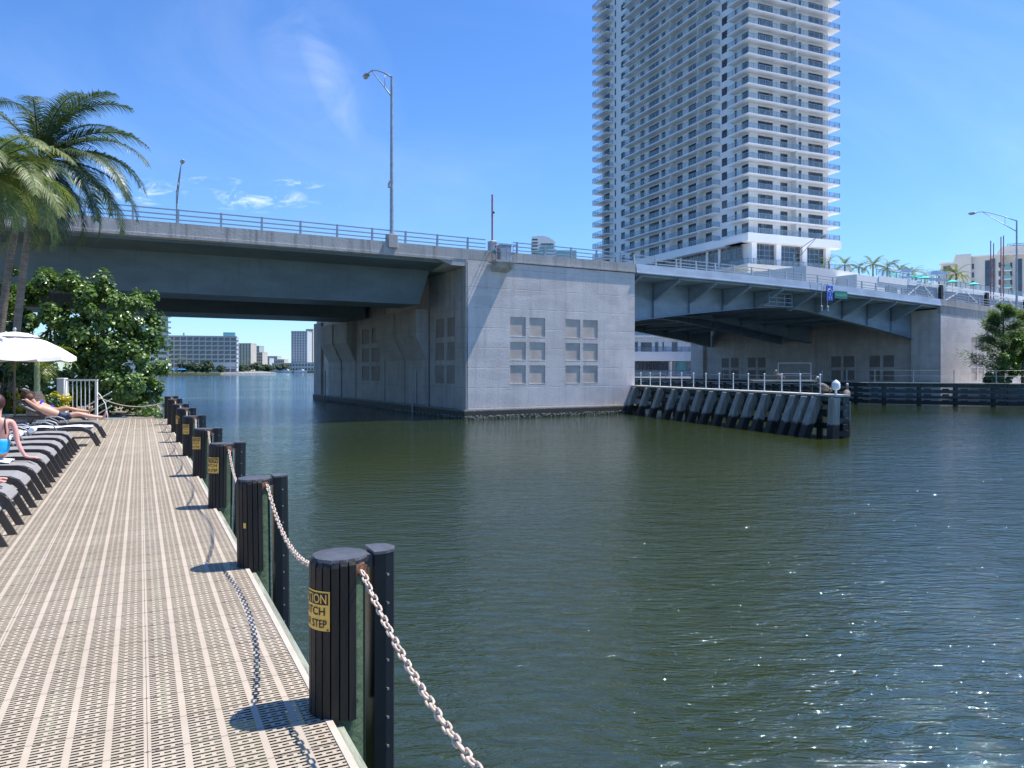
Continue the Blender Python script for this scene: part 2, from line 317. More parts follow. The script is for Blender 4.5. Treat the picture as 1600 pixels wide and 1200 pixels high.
def watermat():
    m, t, bs = base_mat('canal_water')
    geo = t.node('ShaderNodeNewGeometry'); co = geo.outputs['Position']
    murk = t.ramp(t.noise(t.mapping(co, (0.05, 0.03, 1)), 1.0, 4, 0.5), 0.35, 0.7)
    t.l.new(t.mix(murk, (0.019, 0.031, 0.009), (0.030, 0.041, 0.008)), bs.inputs['Base Color'])
    bs.inputs['Roughness'].default_value = 0.04; bs.inputs['IOR'].default_value = 1.95; bs.inputs['Specular Tint'].default_value = (0.62, 0.85, 1.0, 1.0); bs.inputs['Specular IOR Level'].default_value = 0.5
    w1 = t.noise(t.mapping(co, (0.9, 2.3, 1), rot=(0, 0, R(-14))), 1.0, 3, 0.55, 0.5)
    w2 = t.noise(t.mapping(co, (2.7, 7.5, 1), rot=(0, 0, R(10))), 1.0, 4, 0.60, 0.7)
    w3 = t.noise(t.mapping(co, (10, 22, 1), rot=(0, 0, R(-25))), 1.0, 3, 0.6, 0.3)
    w0 = t.noise(t.mapping(co, (0.10, 0.22, 1), rot=(0, 0, R(20))), 1.0, 3, 0.5, 0.2)
    gust = t.ramp(t.noise(t.mapping(co, (0.035, 0.07, 1), rot=(0, 0, R(-10))), 1.0, 4, 0.55), 0.30, 0.72)
    h = t.m('ADD', t.m('ADD', t.m('MULTIPLY', w1, 0.105), t.m('MULTIPLY', w2, 0.062)), t.m('ADD', t.m('MULTIPLY', w3, 0.005), t.m('MULTIPLY', w0, 0.04)))
    b = t.node('ShaderNodeBump'); b.inputs['Distance'].default_value = 1.0
    t.l.new(t.m('ADD', t.m('MULTIPLY', gust, 0.50), 0.32), b.inputs['Strength'])
    t.l.new(h, b.inputs['Height']); t.l.new(b.outputs[0], bs.inputs['Normal'])
    return m
M['water'] = watermat()

# ------------------------------------------------------------------ mesh helpers
class MB:
    def __init__(s): s.v = []; s.f = []
    def add(s, vs, fs):
        o = len(s.v); s.v += [tuple(p) for p in vs]; s.f += [tuple(i + o for i in f) for f in fs]; return s
    def box(s, x0, x1, y0, y1, z0, z1, mtx=None):
        vs = [(x, y, z) for z in (z0, z1) for (x, y) in ((x0, y0), (x1, y0), (x1, y1), (x0, y1))]
        if mtx is not None: vs = [mtx @ Vector(p) for p in vs]
        s.add(vs, [(3, 2, 1, 0), (4, 5, 6, 7), (0, 1, 5, 4), (1, 2, 6, 5), (2, 3, 7, 6), (3, 0, 4, 7)])
        return s
    def hexa(s, p):   # 8 points: bottom 4, top 4
        s.add(p, [(3, 2, 1, 0), (4, 5, 6, 7), (0, 1, 5, 4), (1, 2, 6, 5), (2, 3, 7, 6), (3, 0, 4, 7)]); return s
    def prism(s, poly, fa, fb):    # poly list of 2d, fa/fb map 2d->3d for the two ends
        n = len(poly); s.add([fa(*p) for p in poly] + [fb(*p) for p in poly],
            [tuple(range(n - 1, -1, -1)), tuple(range(n, 2 * n))] + [(i, (i + 1) % n, n + (i + 1) % n, n + i) for i in range(n)]); return s
    def tube(s, pts, r, n=8, cap=True, up=None):
        pts = [Vector(p) for p in pts]
        if not isinstance(r, (list, tuple)): r = [r] * len(pts)
        ring = []; prev = None
        for i, p in enumerate(pts):
            d = (pts[min(i + 1, len(pts) - 1)] - pts[max(i - 1, 0)]).normalized()
            a = prev if prev is not None else (Vector((0, 0, 1)) if abs(d.z) < 0.9 else Vector((1, 0, 0)))
            x = (a - d * a.dot(d)).normalized(); prev = x; y = d.cross(x)
            ring.append([p + (x * math.cos(2 * math.pi * k / n) + y * math.sin(2 * math.pi * k / n)) * r[i] for k in range(n)])
        vs = [q for rg in ring for q in rg]; fs = []
        for i in range(len(pts) - 1):
            for k in range(n): fs.append((i * n + k, i * n + (k + 1) % n, (i + 1) * n + (k + 1) % n, (i + 1) * n + k))
        if cap: fs.append(tuple(range(n - 1, -1, -1))); fs.append(tuple((len(pts) - 1) * n + k for k in range(n)))
        s.add(vs, fs); return s
    def bar(s, a, b, w, h):
        a, b = Vector(a), Vector(b); d = (b - a).normalized()
        up = Vector((0, 0, 1)) if abs(d.z) < 0.95 else Vector((0, 1, 0))
        x = d.cross(up).normalized(); y = x.cross(d)
        q = [(-w / 2, -h / 2), (w / 2, -h / 2), (w / 2, h / 2), (-w / 2, h / 2)]
        s.hexa([a + x * p[0] + y * p[1] for p in q] + [b + x * p[0] + y * p[1] for p in q]); return s
    def lathe(s, prof, n=16, c=(0, 0, 0), sx=1, sy=1):
        vs = []; fs = []
        for (r, z) in prof:
            for k in range(n): a = 2 * math.pi * k / n; vs.append((c[0] + r * math.cos(a) * sx, c[1] + r * math.sin(a) * sy, c[2] + z))
        for i in range(len(prof) - 1):
            for k in range(n): fs.append((i * n + k, i * n + (k + 1) % n, (i + 1) * n + (k + 1) % n, (i + 1) * n + k))
        fs.append(tuple(range(n - 1, -1, -1))); fs.append(tuple((len(prof) - 1) * n + k for k in range(n)))
        s.add(vs, fs); return s
    def ball(s, c, rx, ry=None, rz=None, n=12, m=8, mtx=None):
        ry = ry or rx; rz = rz or rx; c = Vector(c); vs = []; fs = []
        for i in range(m + 1):
            ph = math.pi * i / m
            for k in range(n):
                a = 2 * math.pi * k / n; p = Vector((rx * math.sin(ph) * math.cos(a), ry * math.sin(ph) * math.sin(a), rz * math.cos(ph)))
                if mtx is not None: p = mtx @ p
                vs.append(c + p)
        for i in range(m):
            for k in range(n): fs.append((i * n + k, (i + 1) * n + k, (i + 1) * n + (k + 1) % n, i * n + (k + 1) % n))
        s.add(vs, fs); return s
    def build(s, name, m, parent=None, smooth=False, bevel=0.0, loc=None, kind=None):
        me = bpy.data.meshes.new(name); me.from_pydata(s.v, [], s.f); me.update()
        if bevel:
            bm = bmesh.new(); bm.from_mesh(me); bmesh.ops.remove_doubles(bm, verts=bm.verts, dist=1e-5)
            bmesh.ops.bevel(bm, geom=bm.edges[:], offset=bevel, segments=1, affect='EDGES', clamp_overlap=True)
            bm.to_mesh(me); bm.free()
        if smooth:
            me.polygons.foreach_set('use_smooth', [True] * len(me.polygons))
            if smooth == 'auto':
                try: me.set_sharp_from_angle(angle=R(35))
                except Exception: pass
        return link(name, me, m, parent, loc, kind)
def link(name, me, m=None, parent=None, loc=None, kind=None):
    if m is not None:
        me.materials.clear(); me.materials.append(m)
    o = bpy.data.objects.new(name, me); COL.objects.link(o)
    if parent is not None: o.parent = parent
    if loc is not None: o.location = loc
    if kind: o['kind'] = kind
    return o
def tag(o, label=None, cat=None, group=None, kind=None):
    if label: o['label'] = label
    if cat: o['category'] = cat
    if group: o['group'] = group
    if kind: o['kind'] = kind
    return o
def empty(name, loc=(0, 0, 0), rz=0.0, label=None, cat=None, group=None):
    o = bpy.data.objects.new(name, None); COL.objects.link(o); o.location = loc; o.rotation_euler = (0, 0, rz)
    return tag(o, label, cat, group)
KIDS = {}
def copy_tree(o, parent=None):
    c = o.copy(); COL.objects.link(c)
    if parent is not None: c.parent = parent
    for ch in [q for q in COL.objects if q.parent == o]: copy_tree(ch, c)
    return c
def holed(mb, f, u0, u1, z0, z1, holes, depth=0.12, edge=True):
    """wall skin with rectangular openings and reveals; f(u, z, d) -> xyz, d = inward depth"""
    us = sorted(set([u0, u1] + [h[0] for h in holes] + [h[1] for h in holes])); zs = sorted(set([z0, z1] + [h[2] for h in holes] + [h[3] for h in holes]))
    q = lambda a, b, c, d: mb.add([a, b, c, d], [(0, 1, 2, 3)])
    for i in range(len(us) - 1):
        for j in range(len(zs) - 1):
            cu, cz = (us[i] + us[i + 1]) / 2, (zs[j] + zs[j + 1]) / 2
            if any(h[0] < cu < h[1] and h[2] < cz < h[3] for h in holes): continue
            q(f(us[i], zs[j], 0), f(us[i + 1], zs[j], 0), f(us[i + 1], zs[j + 1], 0), f(us[i], zs[j + 1], 0))
    for (a, b, c, d) in holes:
        q(f(a, c, 0), f(a, c, depth), f(a, d, depth), f(a, d, 0)); q(f(b, c, 0), f(b, d, 0), f(b, d, depth), f(b, c, depth))
        q(f(a, c, 0), f(b, c, 0), f(b, c, depth), f(a, c, depth)); q(f(a, d, 0), f(a, d, depth), f(b, d, depth), f(b, d, 0))
    if edge:
        q(f(u0, z0, 0), f(u0, z1, 0), f(u0, z1, depth), f(u0, z0, depth)); q(f(u1, z0, 0), f(u1, z0, depth), f(u1, z1, depth), f(u1, z1, 0))
        q(f(u0, z1, 0), f(u1, z1, 0), f(u1, z1, depth), f(u0, z1, depth)); q(f(u0, z0, 0), f(u0, z0, depth), f(u1, z0, depth), f(u1, z0, 0))
def W2(x, Y): return (x - 800.0) / F * Y            # photo px column -> world X at depth Y
def ZP(y, Y): return CAMH + (577.0 - y) / F * Y     # photo px row -> world Z at depth Y

# ------------------------------------------------------------------ setting: water, ground
MB().add([(-3000, -60, WATER), (3000, -60, WATER), (3000, 6000, WATER), (-3000, 6000, WATER)], [(0, 1, 2, 3)]).build('water', M['water'], kind='structure')
def slab(name, poly, z0, z1, m, kind='structure'):
    return MB().prism(poly, lambda x, y: (x, y, z0), lambda x, y: (x, y, z1)).build(name, m, kind=kind)
slab('canal_bed', [(-3000, -60), (3000, -60), (3000, 6000), (-3000, 6000)], -6.0, -5.0, M['sand'])
slab('garden_ground', [(-13.9, 25.4), (-13.2, 27.2), (-15.6, 33), (-22, 45), (-34, 66), (-200, 66), (-200, -20), (-9.5, -20), (-9.5, 8.0), (-12.0, 21.0)][::-1], -3.0, -0.06, M['sand'])
slab('river_bank', [(41.5, 72.5), (44, 63.5), (70, 55), (300, 30), (420, 900), (12, 900), (12, 116), (22, 101.5), (28, 95)][::-1], -3.0, 0.2, M['seawall'])
slab('far_shore', [(-420, 380), (-250, 396), (-196, 403), (-170, 430), (-180, 480), (-215, 600), (-600, 700), (-700, 380)][::-1], -3.0, -0.35, M['grass'])
slab('far_beach', [(-172, 432), (-213, 588), (-236, 660), (-214, 640), (-150, 470)][::-1], -3.0, -0.3, M['seawall'])
slab('distant_shore', [(-700, 720), (-330, 715), (-120, 708), (60, 705), (60, 1300), (-900, 1300)][::-1], -3.0, -0.2, M['grass'])

# ------------------------------------------------------------------ deck
TH = math.atan2(0.4497, 0.8932)
def DK(v, u, z=0.0):    # deck coordinates -> world
    return Vector((0.8932 * v - 0.4497 * u, 0.4497 * v + 0.8932 * u, z))
deck = empty('boardwalk', (0, 0, 0), TH)
tag(deck, kind='structure')
MB().add([(-6.2, -2.5, 0), (0.83, -2.5, 0), (0.83, 28.45, 0), (-6.2, 28.45, 0)], [(0, 1, 2, 3)]).build('grating', M['grating'], deck)
b = MB()
for k in range(14): b.box(-6.15 + k * 0.52, -6.10 + k * 0.52, -2.45, 28.4, -0.30, -0.045)
b.build('joist', M['wood_green'], deck)
b = MB(); b.box(0.834, 0.885, -2.4, 28.4, -0.30, -0.035); b.build('edge_beam', M['wood_grey'], deck)
b = MB(); b.box(0.80, 0.833, -2.45, 28.45, -0.028, 0.004); b.build('edge_trim', mat('edge_trim_plastic', (0.50, 0.44, 0.36), 0.6, var=0.1, scale=6), deck)
b = MB(); b.box(-6.1, 0.80, 28.452, 28.50, -0.30, 0.003); b.build('end_trim', M['wood_grey'], deck)

# --- bollards
def slat_mat():
    return mat('black_rubber_slat', (0.011, 0.0085, 0.007), 0.55, var=0.5, scale=3, stretch=(9, 9, 0.7), bump=0.35, bscale=5)
M['slat'] = slat_mat()
M['fenderblk'] = mat('black_plastic_fender', (0.005, 0.0055, 0.009), 0.35, var=0.3, scale=3)
def make_bollard():
    root = empty('bollard')
    b = MB(); b.lathe([(0.128, -2.6), (0.125, 0.70)], 18); b.build('timber_pile', M['timber_pile'], root, smooth='auto')
    b = MB(); n = 16; gap = R(92)
    for k in range(n):      # slats leave a gap on the water side
        a = R(-24) + gap / 2 + (2 * math.pi - gap) * (k + 0.5) / n; w = (2 * math.pi - gap) / n * 0.145 * 0.86
        mt = Matrix.Rotation(a, 4, 'Z'); z1 = 0.735 + 0.008 * math.sin(k * 5.1)
        q = [(0.126, -w / 2), (0.148, -w / 2), (0.148, w / 2), (0.126, w / 2)]
        qt = [(0.126, -w / 2), (0.134, -w / 2 * .9), (0.134, w / 2 * .9), (0.126, w / 2)]
        z0 = -0.012 + 0.005 * math.sin(k * 3.3)
        b.add([mt @ Vector((x, y, z0)) for x, y in q] + [mt @ Vector((x, y, z1)) for x, y in q] + [mt @ Vector((x, y, z1 + 0.028)) for x, y in qt],
              [(3, 2, 1, 0), (0, 1, 5, 4), (1, 2, 6, 5), (2, 3, 7, 6), (3, 0, 4, 7), (4, 5, 9, 8), (5, 6, 10, 9), (6, 7, 11, 10), (7, 4, 8, 11), (8, 9, 10, 11)])
    b.build('slat_jacket', M['slat'], root)
    b = MB(); b.lathe([(0.118, 0.69), (0.141, 0.758), (0.137, 0.770), (0.06, 0.776), (0.0, 0.777)], 12); b.build('cap', M['cap'], root)
    fd = MB()   # D-section black fender on the water side
    prof = [(0.155, -0.085), (0.215, -0.085), (0.262, -0.06), (0.285, 0.0), (0.262, 0.06), (0.215, 0.085), (0.155, 0.085)]
    fd.prism(prof, lambda x, y: (x, y, -2.4), lambda x, y: (x, y, 0.765))
    fo = fd.build('fender', M['fenderblk'], root)
    b = MB(); b.prism([(x * 1.03 - 0.006, y * 1.06) for x, y in prof], lambda x, y: (x, y, 0.767), lambda x, y: (x, y, 0.781)); b.build('fender_cap', M['cap'], root)
    b = MB(); b.box(0.12, 0.157, -0.05, 0.05, 0.70, 0.762); b.build('bracket', M['cap'], root)
    b = MB(); mt = Matrix.Rotation(R(-56), 4, 'Z'); b.box(.120, .140, -.040, .030, .680, .738, mt); b.box(.118, .134, .030, .055, .66, .72, mt); b.build('splintered_edge', M['rust'], root)
    b = MB()
    for k in range(11):
        z = 0.66 - k * 0.145; b.tube([(0.225, -0.083, z), (0.225, -0.092, z)], 0.006, 8)
    b.build('bolt', M['bolt'], root)
    return root
def text_mesh(txt, size, name, extr=0.0):
    c = bpy.data.curves.new(name, 'FONT'); c.body = txt; c.size = size; c.align_x = 'CENTER'; c.extrude = extr; c.offset = size * 0.012
    o = bpy.data.objects.new(name, c); COL.objects.link(o); dg = bpy.context.evaluated_depsgraph_get()
    me = bpy.data.meshes.new_from_object(o.evaluated_get(dg)); bpy.data.objects.remove(o, do_unlink=True)
    bm = bmesh.new(); bm.from_mesh(me)
    bmesh.ops.triangulate(bm, faces=bm.faces[:])
    bm.to_mesh(me); bm.free(); return me
def make_sign():
    # wraps the jacket: local x = arc position, z = height; centre angle given by root rotation
    root = empty('caution_sign'); Rr = 0.1515
    wrap = lambda x, z, d=0.0: ((Rr + d) * math.cos(x / Rr), (Rr + d) * math.sin(x / Rr), z)
    def sheet(x0, x1, z0, z1, d, name, m, th=0.0012):
        b = MB(); n = 12
        for i in range(n):
            a, c = x0 + (x1 - x0) * i / n, x0 + (x1 - x0) * (i + 1) / n
            b.hexa([wrap(a, z0, d - th), wrap(c, z0, d - th), wrap(c, z0, d), wrap(a, z0, d), wrap(a, z1, d - th), wrap(c, z1, d - th), wrap(c, z1, d), wrap(a, z1, d)])
        return b.build(name, m, root)
    sheet(-0.128, 0.128, 0.43, 0.622, 0.0, 'sign_plate', M['yellow'])
    sheet(-0.120, 0.120, 0.556, 0.614, 0.001, 'header_band', M['black'])
    for txt, sz, z, m, nm in [('CAUTION', 0.058, 0.564, M['yellow'], 'heading_lettering'), ('WATCH', 0.050, 0.506, M['black'], 'lettering'), ('YOUR STEP', 0.050, 0.446, M['black'], 'lettering')]:
        me = text_mesh(txt, sz, nm); bm = bmesh.new(); bm.from_mesh(me)
        w = max(v.co.x for v in bm.verts) - min(v.co.x for v in bm.verts); sx = min(1.15, 0.226 / w)
        for v in bm.verts: v.co = Vector(wrap(v.co.x * sx, z + v.co.y * 1.08, 0.0028))
        bm.to_mesh(me); bm.free(); link(nm, me, m, root)
    b = MB()
    for x in (-0.118, 0.118):
        p = wrap(x, 0.438, 0.0); q = wrap(x, 0.438, 0.004); b.tube([p, q], 0.004, 8)
    b.build('screw', M['black'], root)
    return root
def chain_pts(z0, z1, L, sag, n):
    out = []
    for i in range(n + 1):
        s_ = i / n; out.append((L * s_, z0 + (z1 - z0) * s_ - sag * 4 * s_ * (1 - s_)))
    return out
def make_chain(L=2.76, z0=0.705, z1=0.68, sag=0.20):
    """local y runs from far bollard (0) towards near bollard (-L)"""
    b = MB(); fine = chain_pts(z0, z1, L, sag, 400); acc = 0; pitch = 0.047; pos = []; nxt = pitch / 2
    for i in range(400):
        (a, za), (c, zc) = fine[i], fine[i + 1]; d = math.hypot(c - a, zc - za)
        while acc + d >= nxt:
            f = (nxt - acc) / d; pos.append((a + (c - a) * f, za + (zc - za) * f, math.atan2(zc - za, c - a))); nxt += pitch
        acc += d
    for k, (y, z, an) in enumerate(pos):
        mt = Matrix.Translation((0, -y, z)) @ Matrix.Rotation(-an, 4, 'X') @ Matrix.Rotation(R(90) * (k % 2) + R(38) + 0.25 * math.sin(k * 1.7), 4, 'Y')
        # stadium link in local XY, long axis Y
        hl, hw, wr = 0.020, 0.0130, 0.0054; pts = []
        for q in range(14):
            a = 2 * math.pi * q / 14; pts.append(Vector((hw * math.cos(a), hw * math.sin(a) + (hl - hw + 0.006) * (1 if math.sin(a) > 0.01 else (-1 if math.sin(a) < -0.01 else 0)), 0)))
        n = len(pts); m = 6; vs = []; fs = []
        for i in range(n):
            d = (pts[(i + 1) % n] - pts[i - 1]).normalized(); x = Vector((0, 0, 1)); y2 = d.cross(x)
            for j in range(m):
                a = 2 * math.pi * j / m; vs.append(mt @ (pts[i] + x * math.cos(a) * wr + y2 * math.sin(a) * wr))
        for i in range(n):
            for j in range(m): fs.append((i * m + j, i * m + (j + 1) % m, ((i + 1) % n) * m + (j + 1) % m, ((i + 1) % n) * m + j))
        b.add(vs, fs)
    return b.build('chain', M['chain'], smooth=True)
BU = [3.72 + 3.045 * k for k in range(-1, 9)]
BV = 0.90
ordn = {0: 'second', 1: 'third', 2: 'fourth', 3: 'fifth', 4: 'sixth', 5: 'seventh', 6: 'eighth'}
proto_b = None; proto_s = None; proto_c = None
blabels = ['black bollard just outside the lower right corner of the boardwalk',
 'nearest black slatted bollard, large, with a yellow caution sign and chipped cap corner',
 'second nearest black slatted bollard, without a sign, only a small orange sticker',
 'third nearest black slatted bollard, with yellow sign and chain loop at its top',
 'fourth nearest black slatted bollard along the boardwalk edge',
 'fifth nearest black slatted bollard along the boardwalk edge',
 'sixth nearest black slatted bollard along the boardwalk edge',
 'third farthest black slatted bollard of the boardwalk row',
 'second farthest black slatted bollard of the boardwalk row',
 'farthest black slatted bollard, at the end corner of the boardwalk']
signs = {1, 3, 4, 5, 6, 8}
slabels = {1: 'large yellow caution sign on the nearest bollard', 3: 'yellow caution sign on the third nearest bollard', 4: 'yellow caution sign on the fourth nearest bollard',
 5: 'yellow caution sign on the fifth nearest bollard', 6: 'yellow caution sign on the sixth nearest bollard', 8: 'smallest yellow caution sign, on the second farthest bollard'}
clabels = ['thick pinkish white chain running from the nearest bollard out of the picture bottom', 'pinkish chain between the nearest and second nearest bollard', 'pinkish chain between the second and third nearest bollard',
 'pinkish chain between the third and fourth nearest bollard', 'pinkish chain between the fourth and fifth nearest bollard', 'pinkish chain between the fifth and sixth nearest bollard', 'pinkish chain from the sixth nearest bollard to the third farthest',
 'pinkish chain between the third and second farthest bollard', 'pinkish chain between the second farthest and farthest bollard']
for i, u in enumerate(BU):
    p = DK(BV, u)
    o = make_bollard() if proto_b is None else copy_tree(proto_b)
    if proto_b is None: proto_b = o
    o.location = p; lx, ly = [(0, 0), (0, 0), (.012, -.016), (-.014, .010), (.010, .018), (-.02, -.01), (.016, .006), (-.006, .02), (.02, -.012), (-.01, .01)][i]; o.rotation_euler = (lx, ly, TH); o.location.z = [0, 0, -.012, .014, -.02, .01, .022, -.012, .016, 0][i]
    tag(o, blabels[i], 'bollard', 'black bollards along the boardwalk edge')
    if i in signs:
        s_ = make_sign() if proto_s is None else copy_tree(proto_s)
        if proto_s is None: proto_s = s_
        s_.location = p; s_.rotation_euler = (0, 0, TH + R(190 if i == 1 else 206))
        tag(s_, slabels[i], 'warning sign', 'yellow caution signs on the bollards')
    if i > 0:
        c = make_chain() if proto_c is None else copy_tree(proto_c)
        if proto_c is None: proto_c = c
        c.location = DK(BV + 0.08, u - 0.13); c.rotation_euler = (0, 0, TH - 0.045)
        tag(c, clabels[i - 1], 'chain', 'chains slung between the bollards')
b = MB(); b.tube([DK(0.995, 3.60, 0.72), DK(1.0, 3.585, 0.722), DK(1.005, 3.56, 0.705)], [0.035, 0.03, 0.012], 7)
# little orange sticker on bollard two is a part of it
b = MB(); pb = 0.1495
b.box(-pb - 0.002, -pb, -0.012, 0.012, 0.36, 0.405, Matrix.Rotation(R(50), 4, 'Z')); st = b.build('sticker', M['yellow'])
for q in COL.objects:
    if q.get('label') == blabels[2]: st.parent = q
# ------------------------------------------------------------------ bridge (frame: x = along t, y = across s)
BR = empty('bascule_bridge', (-2.73, 44.4, 0), R(30.0), 'long concrete and blue steel drawbridge across the water', 'bridge')
PT = [(-40, 8.7), (-20, 8.88), (-12, 8.94), (0, 8.95), (13, 8.97), (22, 8.92), (31, 8.80), (40, 8.55), (49.5, 8.26), (59, 7.9), (75, 7.1), (100, 5.9), (125, 4.7)]
def top(t):
    for i in range(len(PT) - 1):
        if PT[i][0] <= t <= PT[i + 1][0]:
            a = (t - PT[i][0]) / (PT[i + 1][0] - PT[i][0]); return PT[i][1] * (1 - a) + PT[i + 1][1] * a
    return PT[0][1] if t < PT[0][0] else PT[-1][1]
SW = 32.0
def strip(mb, t0, t1, prof, step=3.0):
    """sweep cross-section prof [(s, dz below top)] along t"""
    n = max(1, int(abs(t1 - t0) / step)); k = len(prof)
    for i in range(n + 1):
        t = t0 + (t1 - t0) * i / n; zt = top(t); mb.v += [(t, s_, zt + dz) for s_, dz in prof]
    o = len(mb.v) - (n + 1) * k
    for i in range(n):
        for j in range(k): mb.f.append((o + i * k + j, o + i * k + (j + 1) % k, o + (i + 1) * k + (j + 1) % k, o + (i + 1) * k + j))
    mb.f.append(tuple(o + j for j in range(k - 1, -1, -1))); mb.f.append(tuple(o + n * k + j for j in range(k)))
    return mb
# road deck
strip(MB(), -40, 12.95, [(0.40, -0.60), (SW - 0.4, -0.60), (SW - 0.4, -0.68), (0.40, -0.68)]).build('roadway', M['asphalt'], BR)
strip(MB(), 49.4, 125, [(0.40, -0.60), (SW - 0.4, -0.60), (SW - 0.4, -0.9), (0.40, -0.9)]).build('roadway', M['asphalt'], BR)
# approach span
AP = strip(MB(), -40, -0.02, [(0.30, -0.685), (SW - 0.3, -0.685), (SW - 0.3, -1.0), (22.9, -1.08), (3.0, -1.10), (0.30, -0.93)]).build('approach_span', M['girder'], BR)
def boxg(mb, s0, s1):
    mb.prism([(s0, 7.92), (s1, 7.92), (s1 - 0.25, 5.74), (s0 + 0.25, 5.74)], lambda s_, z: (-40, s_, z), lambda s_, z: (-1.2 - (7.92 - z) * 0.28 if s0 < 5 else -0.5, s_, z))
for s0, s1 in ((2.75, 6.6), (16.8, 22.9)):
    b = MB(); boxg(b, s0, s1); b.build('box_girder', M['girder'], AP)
strip(MB(), -40, -0.0, [(0.0, 0.0), (0.30, 0.0), (0.30, -0.68), (0.0, -0.66)]).build('parapet', M['parapet'], BR)
strip(MB(), -40, -0.9, [(-0.03, -0.61), (0.0, -0.60), (0.30, -0.69), (0.30, -0.80), (-0.03, -0.76)]).build('slab_edge', M['parapet'], BR)
strip(MB(), -40, 12.95, [(SW - 0.3, 0.0), (SW, 0.0), (SW, -0.9), (SW - 0.3, -0.9)]).build('parapet', M['parapet'], BR)

ROWS = [(3.73, 4.96), (2.25, 3.41), (0.77, 1.95)]     # blind window rows (world z), top to bottom order
def panels(parent, f, cols, rows, depth, m=None):
    for (a, c) in cols:
        for (z0, z1) in rows:
            b = MB(); p = [f(a + .0, z0, depth), f(c, z0, depth), f(c, z0, depth + .05), f(a, z0, depth + .05), f(a, z1, depth), f(c, z1, depth), f(c, z1, depth + .05), f(a, z1, depth + .05)]
            b.hexa(p).build('blind_window', m or M['panel'], parent)
            b = MB(); e = 0.035
            q = lambda u, z, d: f(u, z, d)
            b.hexa([q(a, z0, -.008), q(c, z0, -.008), q(c, z0, .054), q(a, z0, .054), q(a, z0 + .03, .0), q(c, z0 + .03, .0), q(c, z0 + .03, .054), q(a, z0 + .03, .054)])
            b.build('window_sill', M['parapet'], parent)
# near pier
ff = lambda u, z, d: (u, d, z)
cols = [(3.01, 4.15), (4.43, 5.60), (7.16, 8.32), (8.55, 9.75)]
holes = [(a, c, z0, z1) for a, c in cols for z0, z1 in ROWS]
pz = lambda t: top(t) - 0.66
b = MB()
holed(b, ff, 0.0, 12.9, -0.74, 8.29, holes, 0.10)
# body behind the skin
b.box(0.0, 12.9, 0.15, 1.26, -1.4, 8.29)
b.box(0.18, 12.85, 1.26, 5.80, -1.4, 8.29)
b.box(0.60, 12.85, 5.80, 6.15, -1.4, 8.29)
b.box(0.10, 12.85, 6.15, 33.6, -1.4, 8.29)
PIER = b.build('pier', M['pier'], BR)
panels(PIER, ff, cols, ROWS, 0.055)
# left side skins: f(s, z, d) with d = +t
def fl(off): return lambda u, z, d: (off + d, u, z)
lc = [(1.75, 2.95), (3.35, 4.75)]
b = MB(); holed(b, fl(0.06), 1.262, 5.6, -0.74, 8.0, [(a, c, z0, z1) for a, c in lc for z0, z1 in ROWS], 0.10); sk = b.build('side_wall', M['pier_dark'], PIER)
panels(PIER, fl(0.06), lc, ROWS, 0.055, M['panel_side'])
lc2 = [(15.0, 16.9), (17.5, 19.3)]
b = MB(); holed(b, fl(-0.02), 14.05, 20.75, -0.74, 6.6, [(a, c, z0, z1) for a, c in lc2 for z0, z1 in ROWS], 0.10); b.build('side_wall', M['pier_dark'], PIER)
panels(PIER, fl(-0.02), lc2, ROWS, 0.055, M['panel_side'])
# haunches (corbels) that carry the box girders
def haunch(s0, s1, n, dt=0.85):
    b = MB(); w = (s1 - s0) / n
    for k in range(n):
        a, c = s0 + k * w + 0.02, s0 + (k + 1) * w - 0.05; o = 0.0 if k % 2 == 0 else 0.10
        prof = [(0.09, -0.74), (-0.06 + o, -0.74), (-0.06 + o, 2.32), (-dt + o, 3.95), (-dt + o, 5.70), (0.09, 5.70)]
        b.prism(prof, lambda t, z: (t, a, z), lambda t, z: (t, c, z))
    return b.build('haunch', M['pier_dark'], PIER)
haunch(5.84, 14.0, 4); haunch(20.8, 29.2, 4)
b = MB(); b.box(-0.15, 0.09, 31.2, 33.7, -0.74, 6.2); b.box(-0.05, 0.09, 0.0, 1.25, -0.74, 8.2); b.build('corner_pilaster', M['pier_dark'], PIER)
b = MB(); b.box(-0.22, 13.15, -0.18, 33.8, -1.6, -0.76); b.build('ledge', M['ledge'], PIER)
# oysters under the ledge
b = MB(); rr = random.Random(3)
for k in range(420):
    t = rr.uniform(-0.2, 13.1); z = rr.uniform(-1.32, -1.12); b.ball((t, -0.19, z), rr.uniform(.03, .075), rr.uniform(.02, .05), rr.uniform(.03, .07), 5, 3)
for k in range(500):
    s_ = rr.uniform(-0.2, 30); z = rr.uniform(-1.32, -1.12); b.ball((-0.23, s_, z), rr.uniform(.02, .05), rr.uniform(.03, .08), rr.uniform(.03, .07), 5, 3)
b.build('oyster_band', mat('oysters', (0.20, 0.19, 0.16), 0.9, var=0.5, scale=9, bump=0.5), PIER, kind='stuff')
b = MB(); b.tube([(-0.12, 7.6, 1.6), (-0.12, 7.6, -0.6), (-0.30, 7.75, -0.75), (-0.30, 7.75, -1.5)], 0.06, 8); b.tube([(-0.2, 29.5, 1.6), (-0.2, 29.5, -0.75)], 0.06, 8); b.build('drain_pipe', M['railw'], PIER)
